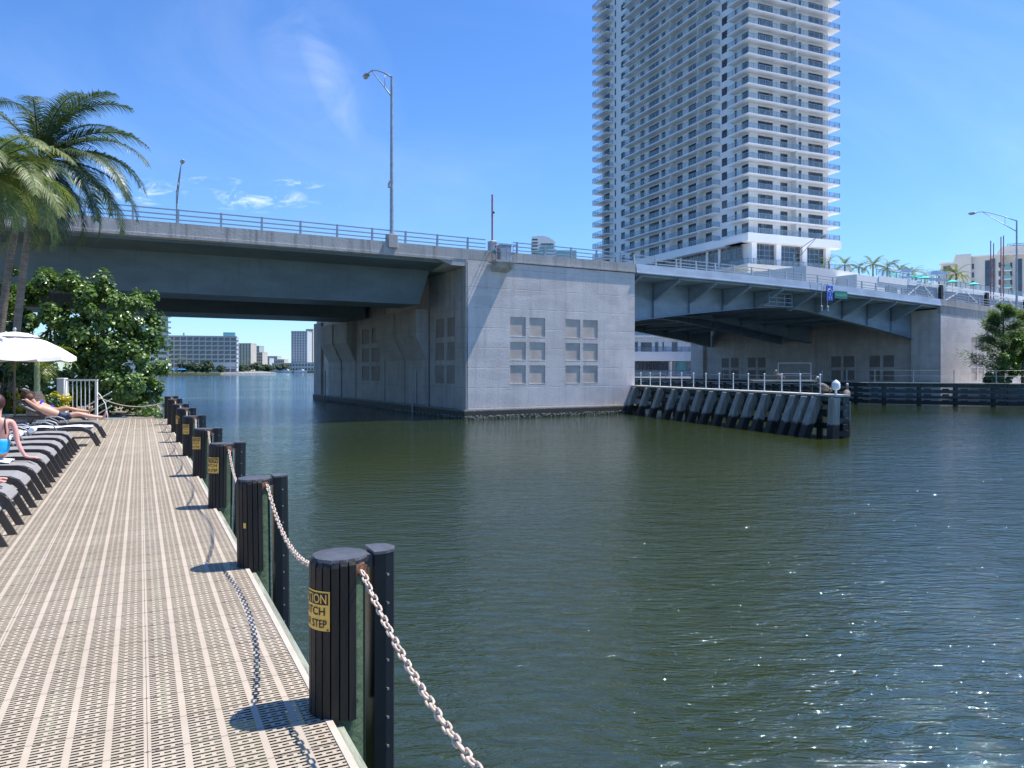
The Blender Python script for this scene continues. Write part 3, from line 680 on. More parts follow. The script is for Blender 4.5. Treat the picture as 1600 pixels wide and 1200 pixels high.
# parapet over the pier + overhang end
strip(MB(), 3.0, 12.95, [(-0.04, 0.0), (0.28, 0.0), (0.28, -0.62), (-0.10, -0.62), (-0.10, -0.54), (-0.04, -0.53)]).build('parapet', M['parapet'], BR)
strip(MB(), 0.0, 3.0, [(0.0, 0.0), (0.30, 0.0), (0.30, -0.64), (0.0, -0.64)]).build('parapet', M['parapet'], BR)
b = MB(); b.prism([(0.0, 8.28), (0.0, 7.9), (-1.0, 7.9), (-1.9, 8.22), (-2.3, 8.28)], lambda t, z: (t, 0.02, z), lambda t, z: (t, 2.9, z - 0.05)); b.build('overhang_end', M['parapet'], BR)
# little service balcony
BAL = MB().box(1.5, 3.0, -0.95, -0.02, 8.18, 8.30).build('service_balcony', M['parapet'], BR)
b = MB(); b.prism([(-0.01, 8.175), (-0.85, 8.175), (-0.6, 7.85), (-0.01, 7.68)], lambda s_, z: (1.7, s_, z), lambda s_, z: (2.85, s_, z)); b.build('corbel', M['parapet'], BAL)
b = MB()
for (x, y) in ((1.53, -0.92), (2.25, -0.92), (2.97, -0.92), (2.97, -0.45), (1.53, -0.45)): b.bar((x, y, 8.3), (x, y, 9.3), 0.04, 0.04)
for z in (8.8, 9.28): b.bar((1.53, -0.92, z), (2.97, -0.92, z), 0.035, 0.035); b.bar((2.97, -0.92, z), (2.97, 0, z), 0.035, 0.035); b.bar((1.53, -0.92, z), (1.53, 0, z), 0.035, 0.035)
b.build('railing', M['rail'], BAL)

# post-and-rail railing on the parapets
def railing(t0, t1, step, m, s_=0.12, h=0.66, slope=0.0, nm='railing', phase=0.0):
    root = None; b = MB(); n = int((t1 - t0) / 2.5) + 1
    for dz in (h, h * 0.62, h * 0.27):
        for i in range(n):
            a, c = t0 + (t1 - t0) * i / n, t0 + (t1 - t0) * (i + 1) / n
            b.bar((a, s_ - slope * dz, top(a) + dz), (c, s_ - slope * dz, top(c) + dz), 0.05, 0.055)
    root = b.build(nm, m, BR)
    t = t0 + phase
    while t <= t1 + 0.01:
        q = MB(); q.hexa([(t - .045, s_ - .03, top(t) + .0), (t + .045, s_ - .03, top(t) + .0), (t + .045, s_ + .12, top(t) + .0), (t - .045, s_ + .12, top(t) + .0),
                          (t - .045, s_ - slope * h - .035, top(t) + h + .05), (t + .045, s_ - slope * h - .035, top(t) + h + .05), (t + .045, s_ - slope * h + .05, top(t) + h + .05), (t - .045, s_ - slope * h + .05, top(t) + h + .05)])
        q.build('railing_post', m, root); t += step
    return root
railing(-39.7, 1.35, 2.0, M['rail'], phase=-0.1 + 1.95)
railing(3.3, 12.7, 2.05, M['rail'], phase=0.3)
railing(13.1, 48.9, 1.93, M['railw'], s_=0.25, slope=-0.12, phase=0.0)
railing(50.2, 76, 2.0, M['railw'])

# bascule leaves
GB = [(12.95, 5.05), (15.4, 5.34), (20.6, 6.01), (28, 6.80), (31, 6.95), (34, 6.80), (37.7, 6.31), (44, 5.5), (50.1, 4.59)]
for (ta, tb, nm) in ((13.0, 30.95, 'bascule_leaf'), (31.02, 49.35, 'bascule_leaf')):
    LF = strip(MB(), ta, tb, [(-0.02, 0.0), (0.28, 0.0), (0.28, -0.62), (0.16, -0.66), (-0.16, -0.66), (-0.16, -0.58), (-0.10, -0.56)]).build(nm, M['fascia'], BR)
    strip(MB(), ta, tb, [(0.3, -0.60), (SW - 0.3, -0.60), (SW - 0.3, -0.80), (0.3, -0.80)]).build('leaf_deck', M['steel'], LF)
    strip(MB(), ta, tb, [(SW - 0.3, 0.0), (SW, 0.0), (SW, -0.7), (SW - 0.3, -0.7)]).build('rear_fascia', M['fascia'], LF)
    gp = [p for p in GB if ta - 0.1 <= p[0] <= tb + 0.8]
    if gp[0][0] > ta + 0.2: gp = [(ta, 6.95)] + gp
    if gp[-1][0] < tb - 0.2: gp = gp + [(tb, 6.95)]
    def gz_(t):
        for i in range(len(gp) - 1):
            if gp[i][0] <= t <= gp[i + 1][0]: return gp[i][1] + (gp[i + 1][1] - gp[i][1]) * (t - gp[i][0]) / (gp[i + 1][0] - gp[i][0])
        return gp[0][1] if t < gp[0][0] else gp[-1][1]
    for sg in (2.92, 14.7, 18.6, 30.0):
        b = MB()
        for i in range(len(gp) - 1):
            (a, za), (c, zc) = gp[i], gp[i + 1]
            b.hexa([(a, sg, za), (c, sg, zc), (c, sg + .04, zc), (a, sg + .04, za), (a, sg, top(a) - .8), (c, sg, top(c) - .8), (c, sg + .04, top(c) - .8), (a, sg + .04, top(a) - .8)])
            b.hexa([(a, sg - .28, za - .05), (c, sg - .28, zc - .05), (c, sg + .32, zc - .05), (a, sg + .32, za - .05), (a, sg - .28, za), (c, sg - .28, zc), (c, sg + .32, zc), (a, sg + .32, za)])
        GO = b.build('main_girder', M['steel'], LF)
        t = 17.0 if ta < 20 else 31.8
        t = (13.4 if ta < 20 else 31.8)
        while t < tb:
            if t > ta + 0.2:
                q = MB(); q.box(t - .02, t + .02, sg - .2, sg, gz_(t), top(t) - .8); q.build('stiffener', M['steel'], GO)
            t += 3.6
    t = (13.4 if ta < 20 else 31.8)
    while t < tb - 0.3:
        if t > ta + 0.2 or ta < 20:
            q = MB()   # cantilever bracket, deep at girder, thin at fascia
            tt = top(t)
            q.prism([(0.02, tt - .66), (0.02, tt - .92), (0.25, tt - .98), (2.6, tt - 2.1), (2.9, tt - 2.12), (2.9, tt - .81), (0.3, tt - .81)], lambda s_, z: (t - .02, s_, z), lambda s_, z: (t + .02, s_, z))
            q.prism([(0.02, tt - .92), (0.25, tt - .98), (2.6, tt - 2.1), (2.6, tt - 2.15), (0.2, tt - 1.03), (0.02, tt - .96)], lambda s_, z: (t - .13, s_, z), lambda s_, z: (t + .13, s_, z))
            q.build('bracket', M['steel'], LF)
        for (sa, sb) in ((3.0, 14.6), (18.7, 29.9)):
            q = MB(); q.box(t - .15, t + .15, sa, sb, top(t) - 1.9, top(t) - .8); q.build('floor_beam', M['steel'], LF)
        t += 3.6
    # lateral bracing
    q = MB(); t = ta + 0.6
    while t + 3.4 < tb:
        for (sa, sb) in ((3.0, 14.6), (18.7, 29.9)):
            zA = max(gz_(t), top(t) - 2.4) + .15; q.bar((t, sa, zA), (t + 3.4, sb, zA), .12, .12); q.bar((t, sb, zA + .14), (t + 3.4, sa, zA + .14), .12, .12)
        t += 3.6
    q.build('bracing', M['steel'], LF)
    if ta < 20:   # inspection platform under the joint
        q = MB()
        for z in (6.75, 7.1, 7.45, 7.8):
            if z < 6.8: q.box(26.8, 30.2, 0.95, 1.6, z, z + .05)
            else: q.bar((27.4, 1.0, z), (30.1, 1.0, z), .04, .04)
        for t in (27.4, 28.3, 29.2, 30.1): q.bar((t, 1.0, 6.75), (t, 1.0, 7.85), .04, .04)
        q.build('inspection_platform', M['steel'], LF)

# far pier
ffp = lambda u, z, d: (u, d, z)
cz = [(54.6, 55.6), (55.85, 56.85), (59.3, 60.3), (60.6, 61.6)]
b = MB(); holed(b, ffp, 49.45, 66.0, -1.0, 7.0, [(a, c, z0 - 0.15, z1 - 0.15) for a, c in cz for z0, z1 in ROWS], 0.10)
b.box(49.45, 66, 0.12, 2.85, -1.4, 7.0); b.hexa([(49.45, .3, 6.9), (66, .3, 6.3), (66, 31.5, 6.3), (49.95, 31.5, 6.9), (49.45, .3, 7.33), (66, .3, 6.58), (66, 31.5, 6.58), (49.95, 31.5, 7.33)])
b.box(50.35, 66, 2.85, 33.0, -1.4, 6.9)
FP = b.build('pier', M['pier'], BR)
panels(FP, ffp, cz, [(z0 - .15, z1 - .15) for z0, z1 in ROWS], 0.055)
sc_ = [(5.1, 6.3), (6.6, 7.8), (9.5, 10.8), (11.1, 12.3), (21.2, 22.4), (22.7, 23.9), (25.4, 26.6), (27.0, 28.2)]
R2 = [(1.9, 3.1), (0.55, 1.6)]
b = MB()
holed(b, fl(50.2), 2.9, 14.4, -1.0, 6.0, [(a, c, z0, z1) for a, c in sc_[:4] for z0, z1 in R2], 0.10)
holed(b, fl(50.2), 19.4, 31.0, -1.0, 6.0, [(a, c, z0, z1) for a, c in sc_[4:] for z0, z1 in R2], 0.10)
b.box(49.9, 50.36, 14.4, 19.4, -1.0, 6.0); b.box(49.7, 50.36, 31.0, 33.2, -1.0, 6.3)
b.build('channel_wall', M['pier'], FP)
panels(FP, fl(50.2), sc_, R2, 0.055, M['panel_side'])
strip(MB(), 49.4, 66.0, [(-0.04, 0.0), (0.28, 0.0), (0.28, -1.35), (-0.02, -1.35), (-0.02, -0.62), (-0.10, -0.60), (-0.10, -0.52), (-0.04, -0.51)]).build('parapet', M['parapet'], BR)
strip(MB(), 66.0, 125, [(-0.0, 0.0), (0.28, 0.0), (0.28, -1.6), (0.0, -1.6)]).build('parapet', M['parapet'], BR)
b = MB()
for i in range(20):
    t0_, t1_ = 66 + i * 2.95, 66 + (i + 1) * 2.95
    b.hexa([(t0_, .1, -.5), (t1_, .1, -.5), (t1_, 31.9, -.5), (t0_, 31.9, -.5), (t0_, .1, top(t0_) - .95), (t1_, .1, top(t1_) - .95), (t1_, 31.9, top(t1_) - .95), (t0_, 31.9, top(t0_) - .95)])
b.build('embankment_wall', M['pier'], BR)
# crash barrier of white trusses above the far pier
def make_barrier(t0, t1):
    z = top(t0); b = MB()
    b.bar((t0, .5, top(t0) + .9), (t1, .5, top(t1) + .9), .08, .10); b.bar((t0, .5, top(t0) + .1), (t1, .5, top(t1) + .1), .08, .10)
    return b
CB = empty('crash_barrier', BR.location, R(30), 'white diagonal-braced barrier beside the railing above the far pier', 'barrier')
for (a, c) in ((45.5, 50.5), (51.5, 58.5), (59.5, 66)):
    b = MB(); b.bar((a, .8, top(a) + 1.35), (c, .8, top(c) + 1.35), .08, .12); b.bar((a, .8, top(a) + .05), (c, .8, top(c) + .05), .08, .12)
    b.bar((a, .8, top(a) + .05), (a + (c - a) * .45, .8, top(a) + 1.35), .06, .08); b.bar((a + (c - a) * .45, .8, top(a) + 1.35), (c - .6, .8, top(c) + .05), .06, .08)
    fr = b.build('truss_frame', M['white'], CB)
    b = MB(); b.box(a + .1, c - .1, .86, .9, top(c) + .15, top(c) + 1.25); b.build('back_panel', M['fargrey'], CB)
    b = MB(); b.box(c + .05, c + .45, .6, .9, top(c) + .0, top(c) + 1.5); b.build('counterweight', M['black'], CB)

def BW(t, s_, z): # bridge coords to world
    c, s__ = math.cos(R(30)), math.sin(R(30)); return Vector((-2.73 + t * c - s_ * s__, 44.4 + t * s__ + s_ * c, z))
# street lamps
def make_lamp(h=9.35, arm=4.0):
    root = empty('street_lamp')
    b = MB(); b.box(-.28, .28, -.28, .28, -0.45, 0.32); b.build('pedestal', M['parapet'], root, bevel=0.02)
    b = MB(); b.lathe([(.17, .32), (.17, .38), (.12, .40), (.115, .6)], 12); b.tube([(0, 0, .5), (0, 0, h * .5), (0, 0, h)], [.115, .095, .072], 12); b.build('pole', M['galv'], root, smooth='auto')
    b = MB(); pts = [(0, .0, h - .05), (0, arm * .3, h + .62), (0, arm * .6, h + 1.18), (0, arm * .82, h + 1.5), (0, arm, h + 1.58)]
    b.tube(pts, [.05, .045, .04, .035, .03], 8); b.tube([(0, .0, h - 1.15), (0, arm * .3, h - .2), (0, arm * .62, h + .80), (0, arm * .82, h + 1.44)], [.045, .04, .035, .03], 8)
    b.tube([(0, arm * .28, h - .24), (0, arm * .28, h + .58)], .02, 6); b.build('arm', M['galv'], root, smooth=True)
    hd = MB(); mt = Matrix.Rotation(R(4), 3, 'X'); hd.ball((0, arm + .38, h + 1.56), .19, .48, .12, 14, 8, mt); ho = hd.build('lamp_head', M['galv'], root, smooth=True)
    b = MB(); b.ball((0, arm + .45, h + 1.50), .15, .34, .14, 12, 6, mt); b.build('lens', M['lens'], ho, smooth=True)
    return root
L0 = make_lamp(); L0.location = BW(-4.7, 0.12, 9.05); L0.rotation_euler = (0, 0, R(30)); tag(L0, 'tall grey street lamp rising from the near parapet left of the pier', 'street lamp', 'street lamps on the bridge')
b = MB(); b.box(-.20, -.08, -.1, .1, 3.0, 3.25); b.tube([(-.14, -.05, 3.25), (-.22, -.2, 3.32)], .05, 8); b.build('camera_box', M['railw'], L0)
for (t, s_, flip, lb) in ((-12.8, 31.8, 1, 'small street lamp at far left behind the bridge railing'), (58.6, 24.0, 1, 'street lamp seen against the tower base beyond the bridge'), (63.3, 0.15, 0, 'street lamp at the right edge of the picture above the pines')):
    o = copy_tree(L0)
    for ch in [q for q in COL.objects if q.parent == o and q.name.startswith('camera_box')]: bpy.data.objects.remove(ch)
    o.location = BW(t, s_, top(t) - (0.0 if s_ < 1 else 0.8)); o.rotation_euler = (0, 0, R(30 + 180 * flip)); tag(o, lb)
# traffic gate arms
def make_gate(L=3.6):
    root = empty('traffic_gate'); b = MB(); b.box(-.2, .2, -.25, .25, -.6, .9); b.build('gate_housing', M['railw'], root, bevel=.02)
    b = MB(); n = 12
    for k in range(0, n, 2): b.box(-.045, .045, -.03, .03, .9 + L * k / n, .9 + L * (k + 1) / n)
    b.build('red_stripe', M['red'], root); b = MB()
    for k in range(1, n, 2): b.box(-.045, .045, -.03, .03, .9 + L * k / n, .9 + L * (k + 1) / n)
    b.build('gate_arm', mat('gate_arm_paint', (0.30, 0.12, 0.14), 0.5), root)
    b = MB(); b.ball((.1, -.02, .9 + L * .62), .07, .05, .08, 8, 6); b.build('warning_lamp', M['black'], root, smooth=True)
    return root
G0 = make_gate(2.9); G0.location = BW(2.05, 0.55, 8.75); G0.rotation_euler = (0, 0, R(30)); tag(G0, 'raised dark red gate arm above the near pier service balcony', 'traffic gate', 'raised traffic gate arms on the bridge')
for (px, yt, Y, lb) in ((1548, 376, 84, 'left raised red and white gate arm beside the cream building'), (1552.5, 380, 90, 'short raised gate arm just right of the leftmost far one'), (1564, 370, 80, 'taller raised red and white gate arm near the right lamp'), (1568, 368, 84, 'rightmost raised red and white gate arm near the right lamp')):
    o = make_gate(max(4.5, ZP(yt, Y) - 8.0)); o.location = (W2(px, Y), Y, 7.1); tag(o, lb, 'traffic gate', 'raised traffic gate arms on the bridge'); o.rotation_euler = (0, 0, R(15))
# box and small signal on service balcony
c = empty('control_cabinet', BW(2.35, -0.45, 8.3), R(30), 'grey metal cabinet on the small service balcony', 'cabinet')
MB().box(-.38, .38, -.22, .22, .0, .95).build('cabinet_body', M['galv'], c, bevel=.015); MB().box(-.40, .40, -.24, .24, .955, .99).build('cabinet_lid', M['railw'], c)
c = empty('signal_light', BW(1.75, -0.5, 8.3), R(30), 'small green and red marine signal on the service balcony', 'signal light')
b = MB(); b.tube([(0, 0, 0), (0, 0, .5)], .03, 8); b.build('stem', M['galv'], c); b = MB(); b.ball((-.05, 0, .55), .13, .13, .16); b.build('signal_housing', M['signal_green'], c, smooth=True); b = MB(); b.tube([(.02, 0, .75), (.16, -.05, .55)], .06, 8); b.ball((0, 0, .85), .09); b.build('signal_lens', M['red'], c)
# signs on the bascule
def wsign(name, label, m, w, h, tt, zc, parts):
    root = empty(name, BW(tt, -0.28, zc), R(30), label, 'sign'); MB().box(-w / 2, w / 2, -.02, .02, -h / 2, h / 2).build('sign_plate', m, root)
    return root
bs_ = wsign('navigation_sign', 'blue vertical sign with pale symbols hung on the bascule fascia', M['blue_sign'], .82, 1.22, 33.1, 7.95, None)
b = MB(); pts = [(-.28, .02), (-.25, .18), (-.14, .30), (0, .34), (.14, .30), (.25, .18), (.28, .02)]
b.tube([(x, -.03, z + .0) for x, z in pts], .035, 6); b.bar((0, -.03, .10), (0, -.03, -.16), .03, .05); b.bar((0, -.03, -.14), (.12, -.03, -.14), .03, .05)
b.bar((-.12, -.03, .14), (.12, -.03, .14), .03, .05); b.bar((0, -.03, .40), (.09, -.03, .54), .03, .04); b.tube([(.17, -.03, -.30), (.23, -.03, -.42), (.17, -.03, -.54)], .03, 6); b.bar((-.08, -.03, -.30), (-.08, -.03, -.50), .03, .05); b.bar((-.14, -.03, -.34), (-.02, -.03, -.34), .03, .04)
b.build('pictogram', M['paleblue'], bs_)
gs_ = wsign('street_name_sign', 'green sign with pale lettering right of the blue sign', M['green_sign'], 1.65, .62, 34.55, 7.88, None)
me = text_mesh('HALLANDALE BCH', .22, 'lettering')
for v in me.vertices: v.co = Vector((v.co.x * .78, -.03, v.co.y * 1.3 - .1))
link('lettering', me, M['palegreen'], gs_)
for (tt, lb) in ((32.0, 'left hanging navigation light below the bascule joint'), (32.75, 'right hanging navigation light below the blue sign')):
    c = empty('navigation_light', BW(tt, -0.35, 8.4), R(30), lb, 'navigation light'); b = MB(); b.tube([(0, 0, .3), (0, 0, -1.5)], .025, 6); b.bar((0, 0, .25), (0, .4, .25), .04, .04); b.build('hanger', M['railw'], c)
    b = MB(); b.lathe([(.03, -1.5), (.11, -1.55), (.11, -1.7), (.08, -1.72), (.09, -1.95), (.05, -2.0)], 10); b.build('lantern', M['galv'], c, smooth='auto'); c['group'] = 'navigation lights under the bascule'

# ------------------------------------------------------------------ fenders
def pl(pts, d):   # point at distance d along polyline
    for i in range(len(pts) - 1):
        a, c = Vector(pts[i]), Vector(pts[i + 1]); L = (c - a).length
        if d <= L or i == len(pts) - 2: return a + (c - a) * (d / L), (c - a).normalized()
        d -= L
# near fender: battered concrete piles
nf = [(8.45, 50.6), (14.12, 32.0)]
NF = empty('pile_fender', (nf[0][0], nf[0][1], 0), 0, 'fender pier of leaning grey concrete piles beside the near bridge pier', 'fender pier')
a, c = Vector(nf[0]), Vector(nf[1]); dr = (c - a).normalized(); nrm = Vector((-dr.y, dr.x)) * -1   # towards left/camera side
if nrm.x > 0: nrm = -nrm
Ln = (c - a).length; TZ = 0.60
pile = None
tops = [0.4, 2.2, 3.9, 5.7, 7.1, 8.6, 9.9, 11.2, 12.5, 13.6, 14.7, 15.8, 16.8, 17.6, 18.3, 19.35]
for k, d in enumerate(tops):
    q = MB(); w = .20; lean = 0.62 if k < len(tops) - 1 else 0.08
    back = -0.55 if k < len(tops) - 1 else 0.0
    z1 = TZ - .12; z0 = WATER - 1.0; f_ = (z1 - z0) / (z1 - WATER)
    pt = dr * 0 + nrm * 0.12; pb = nrm * (0.12 + lean * f_) + dr * (back * 0.25 * f_)
    def ring(p, w, z): return [(p.x + dr.x * w * sx + nrm.x * w * sy, p.y + dr.y * w * sx + nrm.y * w * sy, z) for sx, sy in ((-1, -1), (1, -1), (1, 1), (-1, 1))]
    q.hexa(ring(pb, w, z0) + ring(pt, w * (1.0 if k < 15 else .9), z1)); o = q.build('batter_pile', M['batter'], NF, bevel=.025)
    o.location = (dr.x * d, dr.y * d, 0)
q = MB()
A = Vector((0, 0, 0)); 
def P3(d, off, z): return (dr.x * d + nrm.x * off, dr.y * d + nrm.y * off, z)
for z in (-.95, -.35, .2):
    q.hexa([P3(-.2, -.42, z), P3(Ln + .1, -.42, z), P3(Ln + .1, -.18, z), P3(-.2, -.18, z), P3(-.2, -.42, z + .26), P3(Ln + .1, -.42, z + .26), P3(Ln + .1, -.18, z + .26), P3(-.2, -.18, z + .26)])
q.build('wale', M['fender_wood'], NF)
for k in range(14):
    d = .3 + k * (Ln - .5) / 13; q = MB(); q.tube([P3(d, -.42, WATER - 1), P3(d, -.42, TZ - .1)], .15, 10); q.build('timber_pile', M['fender_wood'], NF, smooth='auto')
for z in (-1.0, -.45, .1):
    q = MB(); q.hexa([P3(-.2, -.72, z), P3(Ln - .5, -.72, z), P3(Ln - .5, -.6, z), P3(-.2, -.6, z), P3(-.2, -.72, z + .28), P3(Ln - .5, -.72, z + .28), P3(Ln - .5, -.6, z + .28), P3(-.2, -.6, z + .28)]); q.build('rubbing_board', M['fender_wood'], NF)
for z in (-1.1, -.55, .0):
    q = MB(); q.bar(P3(Ln - .25, .1, z), P3(Ln - .15, -.62, z), .3, .26); q.build('end_board', M['fender_wood'], NF)
q = MB(); q.hexa([P3(-.2, -.55, TZ - .08), P3(Ln + .1, -.55, TZ - .08), P3(Ln + .1, .22, TZ - .08), P3(-.2, .22, TZ - .08), P3(-.2, -.55, TZ), P3(Ln + .1, -.55, TZ), P3(Ln + .1, .22, TZ), P3(-.2, .22, TZ)])
q.build('walkway', mat('pale_walkway_boards', (0.50, 0.47, 0.42), 0.85, var=0.2, scale=4), NF)
q = MB(); q.hexa([P3(-.2, -.53, TZ - .30), P3(Ln + .05, -.53, TZ - .30), P3(Ln + .05, .1, TZ - .30), P3(-.2, .1, TZ - .30), P3(-.2, -.53, TZ - .085), P3(Ln + .05, -.53, TZ - .085), P3(Ln + .05, .1, TZ - .085), P3(-.2, .1, TZ - .085)]); q.build('cap_beam', M['fender_wood'], NF)
NR = empty('walkway_railing', NF.location, 0, 'row of white posts with thin cables on the fender pier walkway', 'railing')
q = MB()
for z in (TZ + .80, TZ + .42): q.tube([P3(0, .1, z), P3(Ln - .9, .1, z)], .008, 5)
q.build('cable', M['galv'], NR)
for k in range(14):
    d = 1.0 + k * (Ln - 2.0) / 13; q = MB(); q.tube([P3(d, .1, TZ), P3(d, .1, TZ + .84)], .028, 8); q.ball(P3(d, .1, TZ + .86), .05, .05, .04, 8, 4); q.build('post', M['white'], NR, smooth='auto')
e = Vector(P3(Ln - .25, -.1, TZ)) + Vector(NF.location)
c = empty('marker_light', e, 0, 'white domed marker light on the tip of the fender pier', 'marker light')
b = MB(); b.tube([(0, 0, 0), (0, 0, .2)], .05, 8); b.lathe([(.09, 0), (.09, .03)], 12); b.build('stem', M['white'], c); b = MB(); b.lathe([(.10, .20), (.17, .26), (.175, .46), (.14, .54), (.02, .64)], 14); b.build('lantern', M['white'], c, smooth='auto')
def make_pelican():
    root = empty('pelican'); b = MB()
    b.ball((0, 0, .30), .16, .30, .17, 12, 8, Matrix.Rotation(R(24), 3, 'X')); b.tube([(0, -.30, .20), (0, -.42, .12)], [.10, .03], 8)
    for s_ in (-.05, .05): b.tube([(s_, .02, .18), (s_, .02, .0)], .018, 6); b.box(s_ - .035, s_ + .035, -.02, .1, 0, .015)
    b.tube([(0, .2, .36), (0, .27, .48), (0, .22, .60), (0, .24, .70)], [.075, .05, .042, .045], 8)
    b.build('body', M['pelican'], root, smooth=True)
    b = MB(); b.ball((0, .26, .73), .055, .075, .055, 10, 6); b.build('head', M['pelican_head'], root, smooth=True)
    b = MB(); b.tube([(0, .30, .71), (0, .38, .56), (0, .42, .42)], [.03, .028, .01], 6); b.build('bill', mat('bill', (0.35, 0.28, 0.18), .5), root, smooth=True)
    return root
p0 = make_pelican(); p0.location = Vector(P3(Ln - 1.05, -.1, TZ)) + Vector(NF.location); p0.rotation_euler = (0, 0, R(95)); tag(p0, 'brown pelican standing left of the marker light on the fender pier', 'pelican', 'pelicans on the fenders')
o = copy_tree(p0); o.location = (14.85, 32.8, .30); o.rotation_euler = (0, 0, R(-30)); tag(o, 'dark pelican perched right of the marker light at the fender tip')
pt_ = Vector((W2(1218, 56), 56.0, ZP(594, 56))); o = copy_tree(p0); o.location = pt_; o.rotation_euler = (0, 0, R(80)); tag(o, 'pelican perched behind the white posts before the far pier')
c = empty('perch_float', (pt_.x, pt_.y, 0), 0, 'grey float with low rail frame behind the fender walkway', 'dock'); MB().box(-2.2, 2.6, -.7, .7, pt_.z - .12, pt_.z).build('platform', M['seawall'], c)
b = MB()
for x in (-.0, 2.5):
    b.bar((x, .3, pt_.z), (x, .3, pt_.z + 1.35), .05, .05)
for z in (.5, 1.3): b.bar((0, .3, pt_.z + z), (2.5, .3, pt_.z + z), .05, .05)
b.build('frame', M['railw'], c)
for x in (-2, 0, 2.4):
    b = MB(); b.tube([(x, 0, -2.4), (x, 0, pt_.z - .12)], .14, 8); b.build('pile', M['fender_wood'], c)
q = MB(); q.tube([(14.85, 32.8, -2.4), (14.85, 32.8, .28)], .17, 10); o = q.build('mooring_pile', M['fender_wood'], smooth='auto'); tag(o, 'dark round timber pile under the rightmost pelican', 'pile')
# far fender: timber wales
def timber_fender(pts, ztop, label, rail_label):
    root = empty('timber_fender', (0, 0, 0), 0, label, 'fender wall'); tot = sum((Vector(pts[i + 1]) - Vector(pts[i])).length for i in range(len(pts) - 1))
    d = 0
    while d <= tot:
        p, t_ = pl(pts, d); q = MB(); q.tube([(p.x, p.y, WATER - 1), (p.x, p.y, ztop - .05)], .18, 8); q.build('pile', M['fender_wood'], root, smooth='auto'); d += 2.6
    for j, (z, h) in enumerate(((ztop - .34, .30), (ztop - .82, .28), (ztop - 1.25, .22), (ztop - 1.75, .30))):
        q = MB()
        for i in range(len(pts) - 1):
            a, c = Vector(pts[i]), Vector(pts[i + 1]); t_ = (c - a).normalized(); n_ = Vector((t_.y, -t_.x)) * .22
            q.hexa([(a.x + n_.x, a.y + n_.y, z), (c.x + n_.x, c.y + n_.y, z), (c.x + n_.x * .2, c.y + n_.y * .2, z), (a.x + n_.x * .2, a.y + n_.y * .2, z), (a.x + n_.x, a.y + n_.y, z + h), (c.x + n_.x, c.y + n_.y, z + h), (c.x + n_.x * .2, c.y + n_.y * .2, z + h), (a.x + n_.x * .2, a.y + n_.y * .2, z + h)])
        q.build('wale', M['fender_wood'], root)
    d = .6; 
    while d < tot:
        p, t_ = pl(pts, d); n_ = Vector((t_.y, -t_.x)) * .13; q = MB()
        for z in (ztop - .56, ztop - 1.02, ztop - 1.5): 
            q.bar((p.x + n_.x - t_.x * .25, p.y + n_.y - t_.y * .25, z), (p.x + n_.x + t_.x * .25, p.y + n_.y + t_.y * .25, z), .16, .24)
        q.build('spacer_block', M['fender_wood'], root); d += 1.3
    q = MB()
    for i in range(len(pts) - 1):
        a, c = Vector(pts[i]), Vector(pts[i + 1]); q.bar((a.x, a.y, ztop), (c.x, c.y, ztop), .9, .06)
    q.build('top_plank', mat('fender_top_plank', (0.20, 0.24, 0.22), .85, var=.2), root)
    rr_ = empty('guard_railing', (0, 0, 0), 0, rail_label, 'railing'); q = MB()
    for i in range(len(pts) - 1):
        a, c = Vector(pts[i]), Vector(pts[i + 1])
        for z in (1.05, .6): q.tube([(a.x, a.y, ztop + z), (c.x, c.y, ztop + z)], .004, 5)
    q.build('cable', M['galv'], rr_); d = .3
    while d < tot:
        p, t_ = pl(pts, d); q = MB(); q.bar((p.x, p.y, ztop + .03), (p.x, p.y, ztop + 1.1), .045, .045); q.build('post', M['galv'], rr_); d += 2.9
timber_fender([(16.0, 101), (30.6, 63.2), (39.3, 58.7), (75, 50)], 0.55, 'dark timber fender wall along the far side of the channel', 'thin wire railing on top of the dark far fender wall')

# ------------------------------------------------------------------ residential tower
TW = empty('apartment_tower', (47.5, 148.7, 0), math.atan2(.3995, .9167), 'very tall white apartment tower with stacked glass balconies', 'apartment tower')
Z0, FH, NF_ = 29.3, 3.02, 27
ZT = Z0 + FH * NF_
LW = [(2.0, 4.0, 'a'), (5.5, 6.2, 'a'), (8.5, 10.3, 'w'), (13.5, 15.7, 'a'), (19.0, 21.9, 'a'), (24, 26.1, 'a'), (28, 28.6, 'a'), (30.8, 32.4, 'a'), (33.4, 37.7, 'a'), (39.7, 41.6, 'a'), (44.2, 46.5, 'a'), (48.8, 50.7, 'w'), (53.2, 53.9, 'w'), (56.5, 59.5, 'a')]
RW_ = [(4.1, 8.1), (10.1, 12.1), (15.1, 15.9), (17.8, 22.0)]
lh = []; rh = []
for k in range(NF_):
    z = Z0 + k * FH
    for a, c, ty in LW: lh.append((a, c, z + (.05 if ty == 'a' else .75), z + 2.45))
    for a, c in RW_: rh.append((a, c, z + .05, z + 2.45))
b = MB()
fL = lambda u, z, d: (1.8 + d, u, z); fR = lambda u, z, d: (u, 1.8 + d, z)
holed(b, fL, 1.8, 60.5, Z0 - .2, ZT, lh, .25, edge=False); holed(b, fR, 1.8, 23.4, Z0 - .2, ZT, rh, .25, edge=False)
b.box(2.2, 23.4, 2.2, 60.5, 0, ZT); b.box(23.2, 23.41, 1.8, 2.2, Z0 - .2, ZT)
b.box(1.8, 2.2, 60.3, 60.5, Z0, ZT)
BODY = b.build('body', M['tower'], TW)
cache = {}
cnt = [0]; rest = MB()
